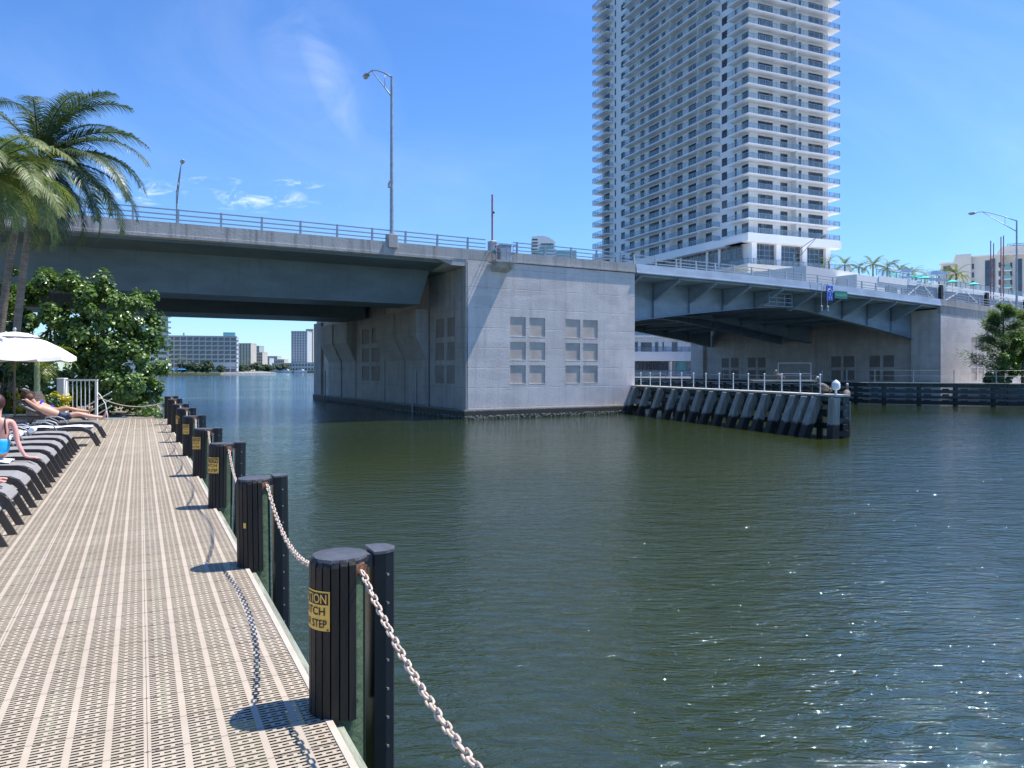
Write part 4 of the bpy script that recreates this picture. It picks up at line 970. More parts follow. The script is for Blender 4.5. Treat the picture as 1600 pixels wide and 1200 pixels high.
def win(kind, u0, u1, z0, z1):
    w, h = u1 - u0, z1 - z0; key = (kind, round(w, 2), round(h, 2))
    if key not in cache:
        n = max(1, round(w / 1.0)); g_ = MB(); fr = MB()
        def bx(m_, a, c, z_0, z_1, d0, d1):
            if kind == 'L': m_.box(d0, d1, a, c, z_0, z_1)
            else: m_.box(a, c, d0, d1, z_0, z_1)
        bx(g_, 0, w, 0, h, .20, .24)
        for i in range(n + 1):
            x = min(max(w * i / n, .04), w - .04); bx(fr, x - .04, x + .04, 0, h, .12, .195)
        bx(fr, 0, w, h * .74, h * .74 + .06, .13, .19)
        cache[key] = (g_, fr, None, None)
    return cache[key]
pro = {}
def put_window(kind, u0, u1, z0, z1):
    g_, fr, _, _ = win(kind, u0, u1, z0, z1); key = (kind, round(u1 - u0, 2), round(z1 - z0, 2))
    loc = (1.8, u0, z0) if kind == 'L' else (u0, 1.8, z0)
    if cnt[0] >= 100:
        for m_ in (g_,): rest.add([(x + loc[0], y + loc[1], z + loc[2]) for x, y, z in m_.v], m_.f)
        return fr, loc
    cnt[0] += 1
    if key not in pro:
        wo_ = g_.build('window', M['tglass'], TW, loc=loc); fo = fr.build('window_frame', M['frame'], wo_); pro[key] = (wo_, fo)
    else:
        a_, f_ = pro[key]; wo_ = a_.copy(); COL.objects.link(wo_); wo_.location = loc; fo = f_.copy(); COL.objects.link(fo); fo.parent = wo_
    return None
restf = MB()
order = []
for k in range(NF_):
    z = Z0 + k * FH
    for a, c in RW_: order.append((k * 1.0 if k < 19 else 99, 'R', a, c, z + .05, z + 2.45))
    for a, c, ty in LW: order.append((k + 3 + a * .5 if k < 17 else 99, 'L', a, c, z + (.05 if ty == 'a' else .75), z + 2.45))
order.sort(key=lambda q: q[0])
for _, kd, a, c, z0, z1 in order:
    r_ = put_window(kd, a, c, z0, z1)
    if r_:
        m_, loc = r_; restf.add([(x + loc[0], y + loc[1], z + loc[2]) for x, y, z in m_.v], m_.f)
rw = rest.build('windows', M['tglass'], TW, kind='stuff'); restf.build('window_frames', M['frame'], rw, kind='stuff')
# balconies
def rail_run(gl, fr, pts, z, h=1.08, step=1.45):
    for i in range(len(pts) - 1):
        a, c = Vector(pts[i]), Vector(pts[i + 1]); L = (c - a).length; n = max(1, round(L / step))
        gl.bar((a.x, a.y, z + h / 2 + .04), (c.x, c.y, z + h / 2 + .04), .03, h - .12)
        fr.bar((a.x, a.y, z + h), (c.x, c.y, z + h), .07, .06)
        for j in range(n + 1):
            p = a + (c - a) * j / n; fr.box(p.x - .035, p.x + .035, p.y - .035, p.y + .035, z, z + h)
def balcony_type(slabs, pts):
    s_ = MB(); gl = MB(); fr = MB()
    for q in slabs: s_.box(*q)
    for p in pts: rail_run(gl, fr, p, 0)
    so = s_.build('balcony', M['tower'], TW); go = gl.build('glass_railing', M['balglass'], so); fo = fr.build('handrail', M['railfr'], so); return so
types = [balcony_type([(0, 25.1, 0, 1.795, -.24, 0), (0, 1.795, 1.795, 6.4, -.24, 0), (23.45, 25.1, 1.795, 8.0, -.24, 0)], [[(.08, 6.3), (.08, .08), (25.0, .08), (25.0, 8)]]),
         balcony_type([(0, 1.795, 10.7, 47.0, -.24, 0)], [[(1.7, 10.78), (.08, 10.78), (.08, 46.9), (1.7, 46.9)]]),
         balcony_type([(-.4, 1.795, 54.6, 62.2, -.24, 0), (1.795, 6.0, 60.6, 62.2, -.24, 0)], [[(1.7, 54.7), (-.3, 54.7), (-.3, 62.1), (6, 62.1)]])]
for so in types:
    so.location = (0, 0, Z0)
    for k in range(1, NF_ + 1):
        if k == NF_: continue
        copy_tree(so).location = (0, 0, Z0 + k * FH)
# dividers
for (a, a1, c, c1) in ((13.0, 13.25, .25, 1.795), (.25, 1.795, 16.4, 16.6), (.25, 1.795, 26.7, 26.9)):
    pr = None
    for k in range(NF_):
        if pr is None:
            pr = MB().box(a, a1, c, c1, .004, FH - .245).build('divider_wall', M['dividergrey'], TW); pr.location = (0, 0, Z0)
        else:
            o = pr.copy(); COL.objects.link(o); o.location = (0, 0, Z0 + k * FH)
MB().box(1.8, 23.4, 1.8, 60.5, ZT, ZT + 1.5).build('roof', M['tower'], TW)
# white band under the lowest balconies
b = MB(); b.box(-.1, 25.3, -.1, 1.79, Z0 - 1.75, Z0 - .245); b.box(-.1, 1.79, 1.79, 7.0, Z0 - 1.75, Z0 - .245); b.box(.0, 1.79, 7.0, 52, Z0 - 1.55, Z0 - .245); b.box(-.1, 23.4, 1.79, 60, Z0 - 1.75, Z0 - 1.5) ; b.build('band', M['tower'], TW)
# lobby storey
for a in (1.85, 8.3, 15.4, 22.0): MB().box(a, a + 1.3, 1.0, 2.2, 22.9, Z0 - 1.76).build('column', M['tower'], TW)
for a in (3.16, 9.61, 16.71):
    w = 5.12 if a < 9 else (5.77 if a < 16 else 5.27)
    g_ = MB().box(a, a + w, 1.75, 1.85, 22.9, Z0 - 1.76).build('lobby_window', M['glass'], TW); fr = MB()
    for i in range(5): fr.bar((a + w * i / 4, 1.72, 22.9), (a + w * i / 4, 1.72, Z0 - 1.77), .07, .07)
    for j in range(5): fr.bar((a, 1.72, 22.95 + j * 1.1), (a + w, 1.72, 22.95 + j * 1.1), .05, .07)
    fr.build('mullions', M['railw'], g_)
for (c0, c1) in ((4.0, 10.3), (11.5, 14.5), (15.4, 24), (24.6, 36), (36.6, 50)):
    g_ = MB().box(1.75, 1.85, c0, c1, 18.0, Z0 - 1.76).build('lobby_window', M['glass2'], TW); fr = MB(); n = max(2, int((c1 - c0) / 1.4))
    for i in range(n + 1): fr.bar((1.71, c0 + (c1 - c0) * i / n, 18.0), (1.71, c0 + (c1 - c0) * i / n, Z0 - 1.77), .07, .07)
    for j in range(7): fr.bar((1.71, c0, 18.05 + j * 1.45), (1.71, c1, 18.05 + j * 1.45), .05, .06)
    fr.build('mullions', M['railw'], g_)
for c0 in (10.5, 14.6, 24.1, 36.1): MB().box(1.5, 2.2, c0, c0 + .6, 16, Z0 - 1.76).build('column', M['tower'], TW)
TR = MB().box(-.6, 27.5, -.6, 1.74, 22.2, 22.9).build('terrace', M['cream'], TW); gl = MB(); fr = MB(); rail_run(gl, fr, [(-.5, 12), (-.5, -.5), (27.4, -.5), (27.4, 6)], 22.9, 1.1)
gl.build('glass_railing', M['balglass'], TR); fr.build('handrail', M['frame'], TR)
MB().box(-.6, 1.74, 1.75, 12, 22.2, 22.9).build('terrace_wing', M['cream'], TR)
MB().box(.6, 26.5, .6, 60, 0.2, 22.19).build('podium_wall', M['cream'], TW)

# pool podium right of the tower
PD = empty('pool_podium', (54.5, 110, 0), math.atan2(.59, .807), 'long white parking podium with rooftop pool terrace behind the bridge', 'building')
ptop = 15.4
b = MB(); b.box(-6, 60, 0, 40, .2, ptop); b.build('wall', M['white'], PD)
b = MB(); b.box(0, 60, -.12, .0, ptop - .7, ptop + .25); b.build('parapet', M['white'], PD)
b = MB(); b.prism([(-14, 3), (0, 3), (0, 20), (-14, 20)], lambda x, y: (x, y, .2), lambda x, y: (x, y, ptop + .9)); b.build('stair_block', M['offwhite'], PD)
for k in range(12):
    MB().box(2 + k * 4.8, 5.6 + k * 4.8, -.04, -.005, ptop - 2.6, ptop - 1.2).build('opening', M['glass2'], PD)
gl = MB(); fr = MB(); rail_run(gl, fr, [(0, .3), (60, .3)], ptop + .25, 1.0, 2.0); q = gl.build('glass_railing', M['balglass'], PD); fr.build('handrail', M['frame'], q)
def PDW(x, y, z): 
    a = math.atan2(.59, .807); return Vector((54.5 + x * math.cos(a) - y * math.sin(a), 110 + x * math.sin(a) + y * math.cos(a), z))

# ------------------------------------------------------------------ background buildings
def building(label, cat, cx, Y, w, d, h, rows, cols, wm, gm, zb=0.0, rot=0.0, ww=.7, wh=.6, extra=None, name='apartment_building', side=0, gbase=0.0):
    root = empty(name, (cx, Y, zb), rot, label, cat)
    hs_ = []; cw = w / cols; rh_ = (h - gbase) / rows
    for i in range(cols):
        for j in range(rows):
            x = -w / 2 + cw * (i + .5); z = gbase + rh_ * (j + .5); hs_.append((x - cw * ww / 2, x + cw * ww / 2, z - rh_ * wh / 2, z + rh_ * wh / 2))
    b = MB(); holed(b, lambda u, z, dd: (u, dd, z), -w / 2, w / 2, 0, h, hs_, .3); b.box(-w / 2, w / 2, .35, d, 0, h); b.build('wall', wm, root)
    pr = None
    for (a, c, z0, z1) in hs_[:100]:
        if pr is None: pr = MB().box(0, c - a, .25, .3, 0, z1 - z0).build('window', gm, root); o = pr
        else: o = pr.copy(); COL.objects.link(o)
        o.location = (a, 0, z0)
    if len(hs_) > 100:
        b = MB()
        for (a, c, z0, z1) in hs_[100:]: b.box(a, c, .25, .3, z0, z1)
        b.build('windows', gm, root, kind='stuff')
    MB().box(-w / 2 - .15, w / 2 + .15, -.15, d + .1, h + .01, h + max(.6, h * .015)).build('roof_parapet', wm, root)
    if side:   # balcony stack on the right edge
        for j in range(rows): MB().box(w / 2 + .01, w / 2 + side, -.2, 3, gbase + rh_ * j, gbase + rh_ * j + .9).build('balcony', wm, root)
    if extra: extra(root, w, d, h)
    return root
def penthouse(x0, x1, hh, m): return lambda root, w, d, h: MB().box(x0, x1, 2, d - 2, h + .7, h + hh).build('penthouse', m, root)
# left bank
Yb = 440
building('teal and white tower behind the sea grape tree at the left', 'apartment building', W2(228, Yb), Yb, 24, 20, 40, 12, 4, M['farwhite'], M['glass'], zb=-.3, ww=.74, wh=.5, side=1.6, rot=R(24), extra=lambda root, w, d, h: MB().box(-w * .06, w * .06, -.5, -.02, 0, h).build('glass_strip', M['teal'], root))
def gridx(root, w, d, h):
    MB().box(w / 2 - 8, w / 2 - 1, 2, 10, h + .8, h + 3).build('penthouse', M['teal'], root)
    MB().box(-w / 2 + 12, -w / 2 + 13, 2, 4, h + .8, h + 2.4).build('vent', M['farwhite'], root)
    MB().box(w / 2 - 14.5, w / 2 - .5, -.12, -.02, 3.6, 6.4).build('white_band', M['farwhite'], root)
building('long eight storey grid fronted apartment block across the lagoon', 'apartment building', (W2(257, Yb + 20) + W2(366, Yb + 20)) / 2, Yb + 20, W2(366, Yb + 20) - W2(257, Yb + 20), 20, ZP(526, Yb + 20) + .3, 8, 12, M['farwhite'], M['glass2'], zb=-.3, ww=.86, wh=.74, extra=gridx, side=1.2, rot=R(17))
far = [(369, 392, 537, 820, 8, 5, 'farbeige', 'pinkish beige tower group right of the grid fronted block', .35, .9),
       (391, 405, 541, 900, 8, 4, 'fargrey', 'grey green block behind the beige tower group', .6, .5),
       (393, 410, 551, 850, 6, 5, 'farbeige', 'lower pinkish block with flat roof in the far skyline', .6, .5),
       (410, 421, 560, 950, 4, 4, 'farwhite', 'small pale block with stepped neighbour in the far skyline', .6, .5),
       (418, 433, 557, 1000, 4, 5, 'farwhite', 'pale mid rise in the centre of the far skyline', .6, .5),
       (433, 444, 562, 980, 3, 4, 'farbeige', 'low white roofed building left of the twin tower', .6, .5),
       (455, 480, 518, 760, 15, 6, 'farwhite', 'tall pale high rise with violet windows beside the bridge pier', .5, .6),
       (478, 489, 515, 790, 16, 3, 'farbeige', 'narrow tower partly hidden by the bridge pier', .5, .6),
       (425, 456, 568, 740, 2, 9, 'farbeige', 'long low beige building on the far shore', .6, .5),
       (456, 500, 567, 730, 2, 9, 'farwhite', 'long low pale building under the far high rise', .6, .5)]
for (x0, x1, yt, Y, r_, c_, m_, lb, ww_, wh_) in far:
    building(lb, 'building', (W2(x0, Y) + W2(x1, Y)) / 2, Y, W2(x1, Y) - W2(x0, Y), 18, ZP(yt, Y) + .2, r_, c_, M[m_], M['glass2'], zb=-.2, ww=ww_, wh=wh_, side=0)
# teal hotel seen over the pier
Yh = 520
HT = empty('hotel_building', (W2(851, Yh), Yh, 0), 0, 'teal glass hotel with curved white roof seen above the pier', 'hotel')
hw = (W2(871, Yh) - W2(831, Yh)) / 2
b = MB(); b.box(-hw, hw * .75, 0, 15, 0, ZP(382, Yh)); b.build('wall', M['teal'], HT)
b = MB(); prof = [(-hw, ZP(392, Yh)), (-hw, ZP(370, Yh)), (-hw * .2, ZP(368.6, Yh)), (hw * .3, ZP(371, Yh)), (hw * .62, ZP(375, Yh)), (hw * .85, ZP(379, Yh)), (hw * .85, ZP(380.5, Yh)), (-hw * .3, ZP(380.5, Yh)), (-hw * .5, ZP(392, Yh))]
b.prism(prof, lambda x, z: (x, -1.2, z), lambda x, z: (x, 15.5, z)); b.build('curved_roof', M['white'], HT)
for k in range(5): MB().box(-hw, -hw * .55, -1.4, -1.25, ZP(374 + k * 5.0, Yh), ZP(376 + k * 5.0, Yh)).build('window_band', M['glass'], HT)
for k in range(5): MB().box(-hw * .5, hw * .9, -.6, -.05, ZP(384 + k * 5.0, Yh), ZP(385.6 + k * 5.0, Yh)).build('floor_band', M['offwhite'], HT)
HW = MB().box(hw * .76, hw * 2.5, 1, 14, 0, ZP(390.5, Yh)).build('wing', M['teal'], HT)
for k in range(3): MB().box(hw * .77, hw * 2.5, .5, .95, ZP(391.5 + k * 4.5, Yh), ZP(392.6 + k * 4.5, Yh)).build('floor_band', M['farwhite'], HW)
# waterfront restaurant under the bridge
Yr = 121
RS = empty('waterfront_restaurant', (W2(988, Yr), Yr, 0), R(6), 'white two storey waterfront building seen under the bascule span', 'building')
rw_ = 18.0
b = MB()
holed(b, lambda u, z, d: (u, 2.0 + d, z), 0, rw_, ZP(551, Yr), ZP(523, Yr), [(.8, 1.5, ZP(550, Yr), ZP(541, Yr) + .9), (2.0, 3.9, ZP(550, Yr), ZP(534, Yr)), (4.4, 5.0, ZP(550, Yr), ZP(533, Yr)), (5.7, 6.0, ZP(548, Yr), ZP(533, Yr)), (7.3, 8.3, ZP(550, Yr), ZP(531, Yr))], .15)
b.box(0, rw_, 2.2, 14, 0.2, ZP(523, Yr)); b.build('upper_wall', mat('pale_blue_wall', (0.50, 0.56, 0.62), .7), RS)
for (a, c, zt_) in ((.8, 1.5, 541), (2.0, 3.9, 534), (4.4, 5.0, 533), (5.7, 6.0, 533), (7.3, 8.3, 531)):
    MB().box(a, c, 2.1, 2.16, ZP(550, Yr), ZP(534, Yr)).build('window', M['glass2'], RS)
MB().box(-.3, rw_, 1.0, 14, ZP(526, Yr), ZP(523.5, Yr)).build('roof_eave', M['white'], RS)
MB().box(-.3, rw_, -.4, 2.2, ZP(564, Yr), ZP(549.5, Yr)).build('balcony_band', M['white'], RS)
for i in range(9):
    MB().box(.2 + i * .72, .85 + i * .72, 1.2, 1.3, ZP(588, Yr), ZP(565, Yr)).build('glazing', M['glass'], RS)
for i in range(10): MB().box(.1 + i * .72, .18 + i * .72, 1.1, 1.2, ZP(588, Yr), ZP(565, Yr)).build('mullion', M['frame'], RS)
MB().box(6.5, 6.75, .2, 1.2, ZP(590, Yr), ZP(564.5, Yr)).build('column', M['white'], RS)
MB().box(6.8, 7.8, 1.4, 1.5, ZP(588, Yr), ZP(564.5, Yr)).build('wall_panel', M['fargrey'], RS)
MB().box(7.9, 9.6, 1.4, 1.5, ZP(588, Yr), ZP(564.5, Yr)).build('door', M['teal'], RS)
MB().box(-.3, rw_, -1.5, 1.0, 0.2, ZP(588.5, Yr)).build('terrace', M['white'], RS)
gl = MB(); fr = MB(); rail_run(gl, fr, [(0, -1.4), (rw_ - .3, -1.4)], ZP(588.5, Yr), 1.0, 1.4); q = gl.build('glass_railing', M['balglass'], RS); fr.build('handrail', M['frame'], q)
gl = MB(); fr = MB(); rail_run(gl, fr, [(0, -.3), (rw_ - .3, -.3)], ZP(549.5, Yr), .8, 1.4); q = gl.build('glass_railing', M['balglass'], RS); fr.build('handrail', M['frame'], q)
# cream building right
Yc = 190
CB_ = empty('apartment_building', (W2(1471, Yc), Yc, 0), R(-29), 'cream apartment building with blue glass strips at the right edge', 'apartment building')
sx = lambda x: (W2(x, Yc) - W2(1471, Yc)) * .865
b = MB(); b.box(0, sx(1493), 0, 20, 0, ZP(412, Yc)); b.box(sx(1492), sx(1516), -2, 18, 0, ZP(401, Yc)); b.box(sx(1516) + .01, sx(1562), -1, 20, 0, ZP(405, Yc)); b.box(sx(1562), sx(1640), 1, 24, 0, ZP(405, Yc)); b.box(sx(1563), sx(1640), 3, 18, ZP(405, Yc) + .01, ZP(389, Yc))
b.build('wall', M['cream'], CB_)
MB().box(-.5, sx(1493), -.6, 2, ZP(413, Yc), ZP(411, Yc)).build('roof_slab', M['white'], CB_)
MB().box(sx(1516), sx(1600), -1.6, 2, ZP(406, Yc) + .05, ZP(404, Yc)).build('roof_slab', M['white'], CB_)
MB().box(sx(1474), sx(1485), -.1, .0, ZP(424, Yc), ZP(416, Yc)).build('window', M['glass'], CB_)
MB().box(sx(1537), sx(1544), -1.12, -1.0, 0, ZP(412, Yc)).build('glass_strip', M['glass'], CB_)
MB().box(sx(1544), sx(1552), -1.12, -1.02, 0, ZP(410, Yc)).build('glass_strip', M['glass2'], CB_)
MB().box(sx(1583), sx(1592), .85, .99, 0, ZP(411, Yc)).build('glass_strip', M['glass'], CB_)
for j in range(9):
    z = ZP(416 + j * 13, Yc)
    for (a, c) in ((1517.5, 1520.5), (1557, 1560), (1575, 1578)):
        y_ = -1.1 if a < 1562 else .9
        MB().box(sx(a), sx(c), y_, y_ + .09, z - 1.3, z).build('window', M['glass'], CB_)
    bo = MB().box(sx(1563), sx(1575), -1.0, .98, z - 2.2, z - 2.0).build('balcony', M['white'], CB_); MB().box(sx(1563), sx(1575), -1.0, -.95, z - 2.0, z - 1.1).build('glass_railing', M['teal'], bo)
b = MB()
for k in range(6): b.bar((sx(1573) + k * 1.3, 4, ZP(389, Yc)), (sx(1573) + k * 1.3, 4, ZP(385, Yc)), .1, .1)
b.bar((sx(1573), 4, ZP(385.3, Yc)), (sx(1612), 4, ZP(385.3, Yc)), .12, .12); b.box(sx(1576), sx(1600), 5, 9, ZP(389, Yc), ZP(386.5, Yc)); b.build('rooftop_equipment', M['frame'], CB_)

# ------------------------------------------------------------------ plants
def frond_mesh(L, width, droop, n=34, seed=0, up=0.6, leafw=0.035, hang=0.5):
    """frond along +x from origin; up = initial slope; returns MB"""
    r = random.Random(seed); b = MB(); pts = []
    ang = up; p = Vector((0, 0, 0)); seg = L / 16
    for i in range(17):
        pts.append(p.copy()); p = p + Vector((math.cos(ang), 0, math.sin(ang))) * seg; ang -= droop / 16 * (0.5 + 1.1 * i / 16)
    b.tube(pts, [0.022 * (L / 3) * (1 - i / 18) + .003 for i in range(17)], 5)
    for i in range(n):
        f = 0.12 + 0.88 * i / (n - 1); q = f * 16; k = min(15, int(q)); c = pts[k] + (pts[k + 1] - pts[k]) * (q - k); d = (pts[k + 1] - pts[k]).normalized()
        ll = width * (math.sin(math.pi * min(1, f * .82 + .15)) ** .6) * r.uniform(.85, 1.1)
        nr = Vector((-d.z, 0, d.x))
        for s_ in (-1, 1):
            side = Vector((0, s_, 0)); dr_ = (side * .80 + d * .62 + nr * r.uniform(.0, .25)).normalized()
            a = c; w = leafw * r.uniform(.8, 1.2); pr = a; vs = []
            dirv = dr_.copy(); stp = ll / 4
            wv = d.cross(dr_).cross(dr_).normalized()
            for j in range(5):
                ww_ = w * (1 - j / 4.3) * (.55 if j == 0 else 1)
                vs += [pr + wv * ww_ * .5, pr - wv * ww_ * .5]; pr = pr + dirv * stp; dirv = (dirv + Vector((0, 0, -hang * r.uniform(.6, 1.3) * .55))).normalized()
            b.add(vs, [(2 * j, 2 * j + 1, 2 * j + 3, 2 * j + 2) for j in range(4)])
    return b
def palm(name, label, x, y, zb, zc, fr_list, m, lean=(0, 0), tr=.14, group=None, trunkm=None, cat='palm tree', seed=0):
    root = empty(name, (x, y, zb), 0, label, cat, group); H = zc - zb; pts = []
    for i in range(13):
        f = i / 12; pts.append((lean[0] * (f ** 1.6) , lean[1] * (f ** 1.6), H * f))
    b = MB(); b.tube(pts, [tr * (1.5 - .75 * min(1, i / 3.)) if i < 3 else tr * (1 - .02 * i) for i in range(13)], 10); b.build('trunk', trunkm or M['trunk'], root, smooth=True)
    for i, (az, up, L, droop, width, hang) in enumerate(fr_list):
        fo = frond_mesh(L, width, droop, int(40 + L * 13) if L > 2.3 else 22, seed * 31 + i, up, .027 * L / 3.0 + .008, hang).build('frond', m, root)
        fo.location = pts[-1]; fo.rotation_euler = (R((i * 37) % 30 - 15), 0, az)
    return root
rr = random.Random(11)
# big coconut palm
fl_ = []
for (px, py, L, up) in ((-8, 1.0, 3.3, 1.45), (25, 1, 3.5, 1.35), (-30, 1, 3.2, 1.25), (160, 1, 3.3, 1.4), (60, 1, 3.2, 1.15), (10, 1, 3.4, .85), (-5, 1, 3.7, .55), (-20, 1, 4.0, .25), (12, 1, 3.4, .10), (-55, 1, 3.5, -.05), (-85, 1, 3.3, .2), (-120, 1, 3.4, .0), (-160, 1, 3.5, .3), (175, 1, 3.4, .7), (140, 1, 3.3, .4), (100, 1, 3.2, .8), (70, 1, 3.2, .3), (45, 1, 3.2, .6), (-35, 1, 3.3, -.3), (30, 1, 3.0, -.35), (-100, 1, 3.1, -.4), (150, 1, 3.0, -.3), (185, 1, 3.4, 1.15), (210, 1, 3.3, .6), (-60, 1, 3.2, .95), (0, 1, 3.4, -.15), (-15, 1, 3.2, -.55), (-45, 1, 3.2, -.6), (15, 1, 3.0, -.6), (-30, 1, 3.5, .0), (5, 1, 3.6, .35)):
    fl_.append((R(px), up, L * 1.14, 1.55 + .3 * rr.random(), .80, .6))
palm('coconut_palm', 'dark green coconut palm with arching fronds at the upper left', W2(18, 24.6), 24.6, -.1, ZP(252, 24.6), fl_, M['palm'], lean=(W2(62, 24.6) - W2(18, 24.6), 0), tr=.13, seed=1)
# nearer lighter palm at the left edge
fl_ = [(R(a), up, L, 1.75, .62, .7) for (a, up, L) in ((0, .55, 2.6), (-25, .35, 2.7), (-50, .5, 2.6), (-80, .3, 2.5), (-110, .4, 2.6), (20, .2, 2.5), (50, .4, 2.5), (-10, .0, 2.5), (-38, -.1, 2.5), (-65, -.1, 2.5), (-95, -.1, 2.4), (90, .3, 2.5), (140, .4, 2.5), (180, .4, 2.5), (220, .4, 2.5), (-20, .85, 2.5), (-70, .9, 2.4), (8, -.4, 2.2), (-45, -.45, 2.3), (30, -.1, 2.4), (-140, .1, 2.4), (200, .8, 2.4), (-30, -.6, 2.4), (10, -.7, 2.3), (-60, -.65, 2.4), (-15, .2, 2.8), (40, -.5, 2.3), (-5, .75, 2.7), (15, -.2, 2.6), (-80, -.6, 2.3))]
palm('coconut_palm', 'light green shaggy palm cut by the left picture edge', W2(-55, 18), 18, -.1, ZP(272, 18), fl_, M['palm2'], lean=(.4, 0), tr=.15, seed=2)
# second trunk leaning behind
fl_ = [(R(a), .4, 2.6, 1.6, .6, .6) for a in range(0, 360, 32)]
palm('coconut_palm', 'palm with grey trunk leaning away left behind the umbrellas', W2(-8, 27), 27, -.1, ZP(300, 27), fl_, M['palm'], lean=(W2(34, 27) - W2(-8, 27), 0), tr=.15, seed=3)
# small palm with crownshaft behind umbrella
sp_ = palm('bottle_palm', 'small bottle palm with swollen grey trunk behind the white umbrella', W2(58, 23.2), 23.2, -.1, ZP(566, 23.2), [(R(a), up, 1.35, 1.9, .42, .45) for a, up in ((10, 1.0), (-15, .6), (-40, .2), (30, .5), (60, .8), (-90, .5), (-130, .7), (180, .7), (140, .5), (100, .9), (-60, .9), (215, .4))], M['palm3'], tr=.10, trunkm=M['crownshaft'], seed=4)
b = MB(); b.lathe([(.16, .0), (.27, .25), (.29, .55), (.22, .85), (.14, 1.05), (.12, 1.1)], 14); b.build('swollen_trunk', M['trunk'], sp_, smooth=True)

def leaf_crown(mb, ells, n, size, seed, flat=0.25, sides=6, shell=0.55, clumps=26, cs=0.42):
    r = random.Random(seed); tot = sum(e[3] * e[4] * e[5] for e in ells)
    for e in ells:
        cx, cy, cz_, rx, ry, rz = e; ne = int(n * rx * ry * rz / tot); cl = []
        nc = max(8, int(clumps * rx * ry * rz / tot * len(ells)))
        for k in range(nc):
            while True:
                d = Vector((r.gauss(0, 1), r.gauss(0, 1), r.gauss(0, 1))).normalized()
                break
            f = r.uniform(shell, 1.0); cl.append((Vector((cx + d.x * rx * f, cy + d.y * ry * f, cz_ + d.z * rz * f)), d, r.uniform(.5, 1.25) * cs))
        for k in range(ne):
            c, d, s_ = r.choice(cl); q = Vector((r.gauss(0, 1), r.gauss(0, 1), r.gauss(0, .8))); q = q.normalized() * s_ * (r.random() ** .45)
            p = c + q; nn = (d * .5 + q.normalized() * .8 + Vector((r.uniform(-.6, .6), r.uniform(-.6, .6), r.uniform(.0, 1.0)))).normalized()
            a = nn.cross(Vector((r.uniform(-1, 1), r.uniform(-1, 1), r.uniform(-1, 1)))).normalized(); b_ = nn.cross(a); sz = size * r.uniform(.6, 1.2)
            vs = []
            for j in range(sides):
                an = 2 * math.pi * j / sides; vs.append(p + a * math.cos(an) * sz * .5 + b_ * math.sin(an) * sz * .46 + nn * (sz * .10 * math.cos(2 * an)))
            mb.add(vs, [tuple(range(sides))])
    return mb
def tree(name, label, x, y, zb, ells, n, size, m, seed, cat='tree', group=None, trunk=.15, th=2.0, limbs=6, **kw):
    root = empty(name, (x, y, zb), 0, label, cat, group); r = random.Random(seed + 99)
    b = MB(); b.tube([(0, 0, -.1), (r.uniform(-.1, .1), 0, th * .5), (r.uniform(-.2, .2), 0, th)], [trunk, trunk * .8, trunk * .6], 8)
    for k in range(limbs):
        e = ells[k % len(ells)]; b.tube([(0, 0, th * .5), (e[0] * .5 + r.uniform(-.3, .3), e[1] * .5 + r.uniform(-.3, .3), (th + e[2]) * .5), (e[0] + r.uniform(-.6, .6) * e[3], e[1] + r.uniform(-.6, .6) * e[4], e[2] + r.uniform(-.2, .5) * e[5])], [trunk * .5, trunk * .35, trunk * .12], 6)
    b.build('trunk', M['bark'], root, smooth=True)
    leaf_crown(MB(), ells, n, size, seed, **kw).build('crown', m, root)
    return root
# sea grapes at the end of the boardwalk (local coords relative to base)
tree('sea_grape_tree', 'big glossy sea grape tree overhanging the water at the boardwalk end', W2(165, 28.5), 28.5, -.06, [(0, 0, 3.6, 2.2, 1.6, 1.9), (1.1, -.2, 1.6, 1.55, 1.4, 1.6), (-.4, .2, 1.6, 2.0, 1.6, 1.6), (1.0, .2, 3.0, 1.2, 1.2, 1.0), (1.75, -.5, .6, .9, .9, .9)], 15000, .155, M['seagrape'], 21, limbs=9, cs=.40, clumps=34)
tree('sea_grape_tree', 'taller sea grape tree left of the overhanging one, behind the palm trunks', W2(70, 29.5), 29.5, -.06, [(0, 0, 4.1, 2.5, 1.8, 2.0), (.3, 0, 1.9, 2.4, 1.6, 1.8)], 12500, .16, M['seagrape'], 22, limbs=7, cs=.42, clumps=34)
tree('sea_grape_tree', 'sea grape tree filling the left edge behind the umbrellas', W2(-35, 28.5), 28.5, -.06, [(0, 0, 3.2, 2.4, 1.8, 1.9), (.0, 0, 1.4, 2.4, 1.6, 1.5)], 7500, .16, M['seagrape2'], 23, limbs=6, cs=.42, clumps=30)
tree('green_bush', 'dark green bush between the bottle palm and white umbrella pole', W2(22, 23.9), 23.9, -.06, [(0, 0, 1.55, 1.9, .5, 1.65)], 6000, .13, M['seagrape2'], 24, cat='bush', trunk=.05, th=.5, cs=.28)
# croton shrubs
for k, (px, lb) in enumerate(((-30, 'yellow croton shrub at the left picture edge'), (4, 'yellow croton shrub left of the umbrella pole'), (36, 'yellow croton shrub right of the umbrella pole'), (80, 'yellow croton shrub beside the white gate post'))):
    Yk = 24.0; tree('croton_shrub', lb, W2(px, Yk), Yk + .2 * (k % 2), -.06, [(0, 0, .62, .42, .35, .45)], 620, .12, M['croton'], 40 + k, cat='shrub', group='yellow croton shrubs', trunk=.03, th=.4, limbs=4, cs=.16, clumps=18)
# low planter wall behind loungers
MB().box(W2(-60, 23.2), W2(92, 23.2), 23.2, 23.5, -.06, .28).build('planter_wall', M['seawall'])
tag(COL.objects['planter_wall'], 'low pale planter wall in front of the croton shrubs', 'planter wall')
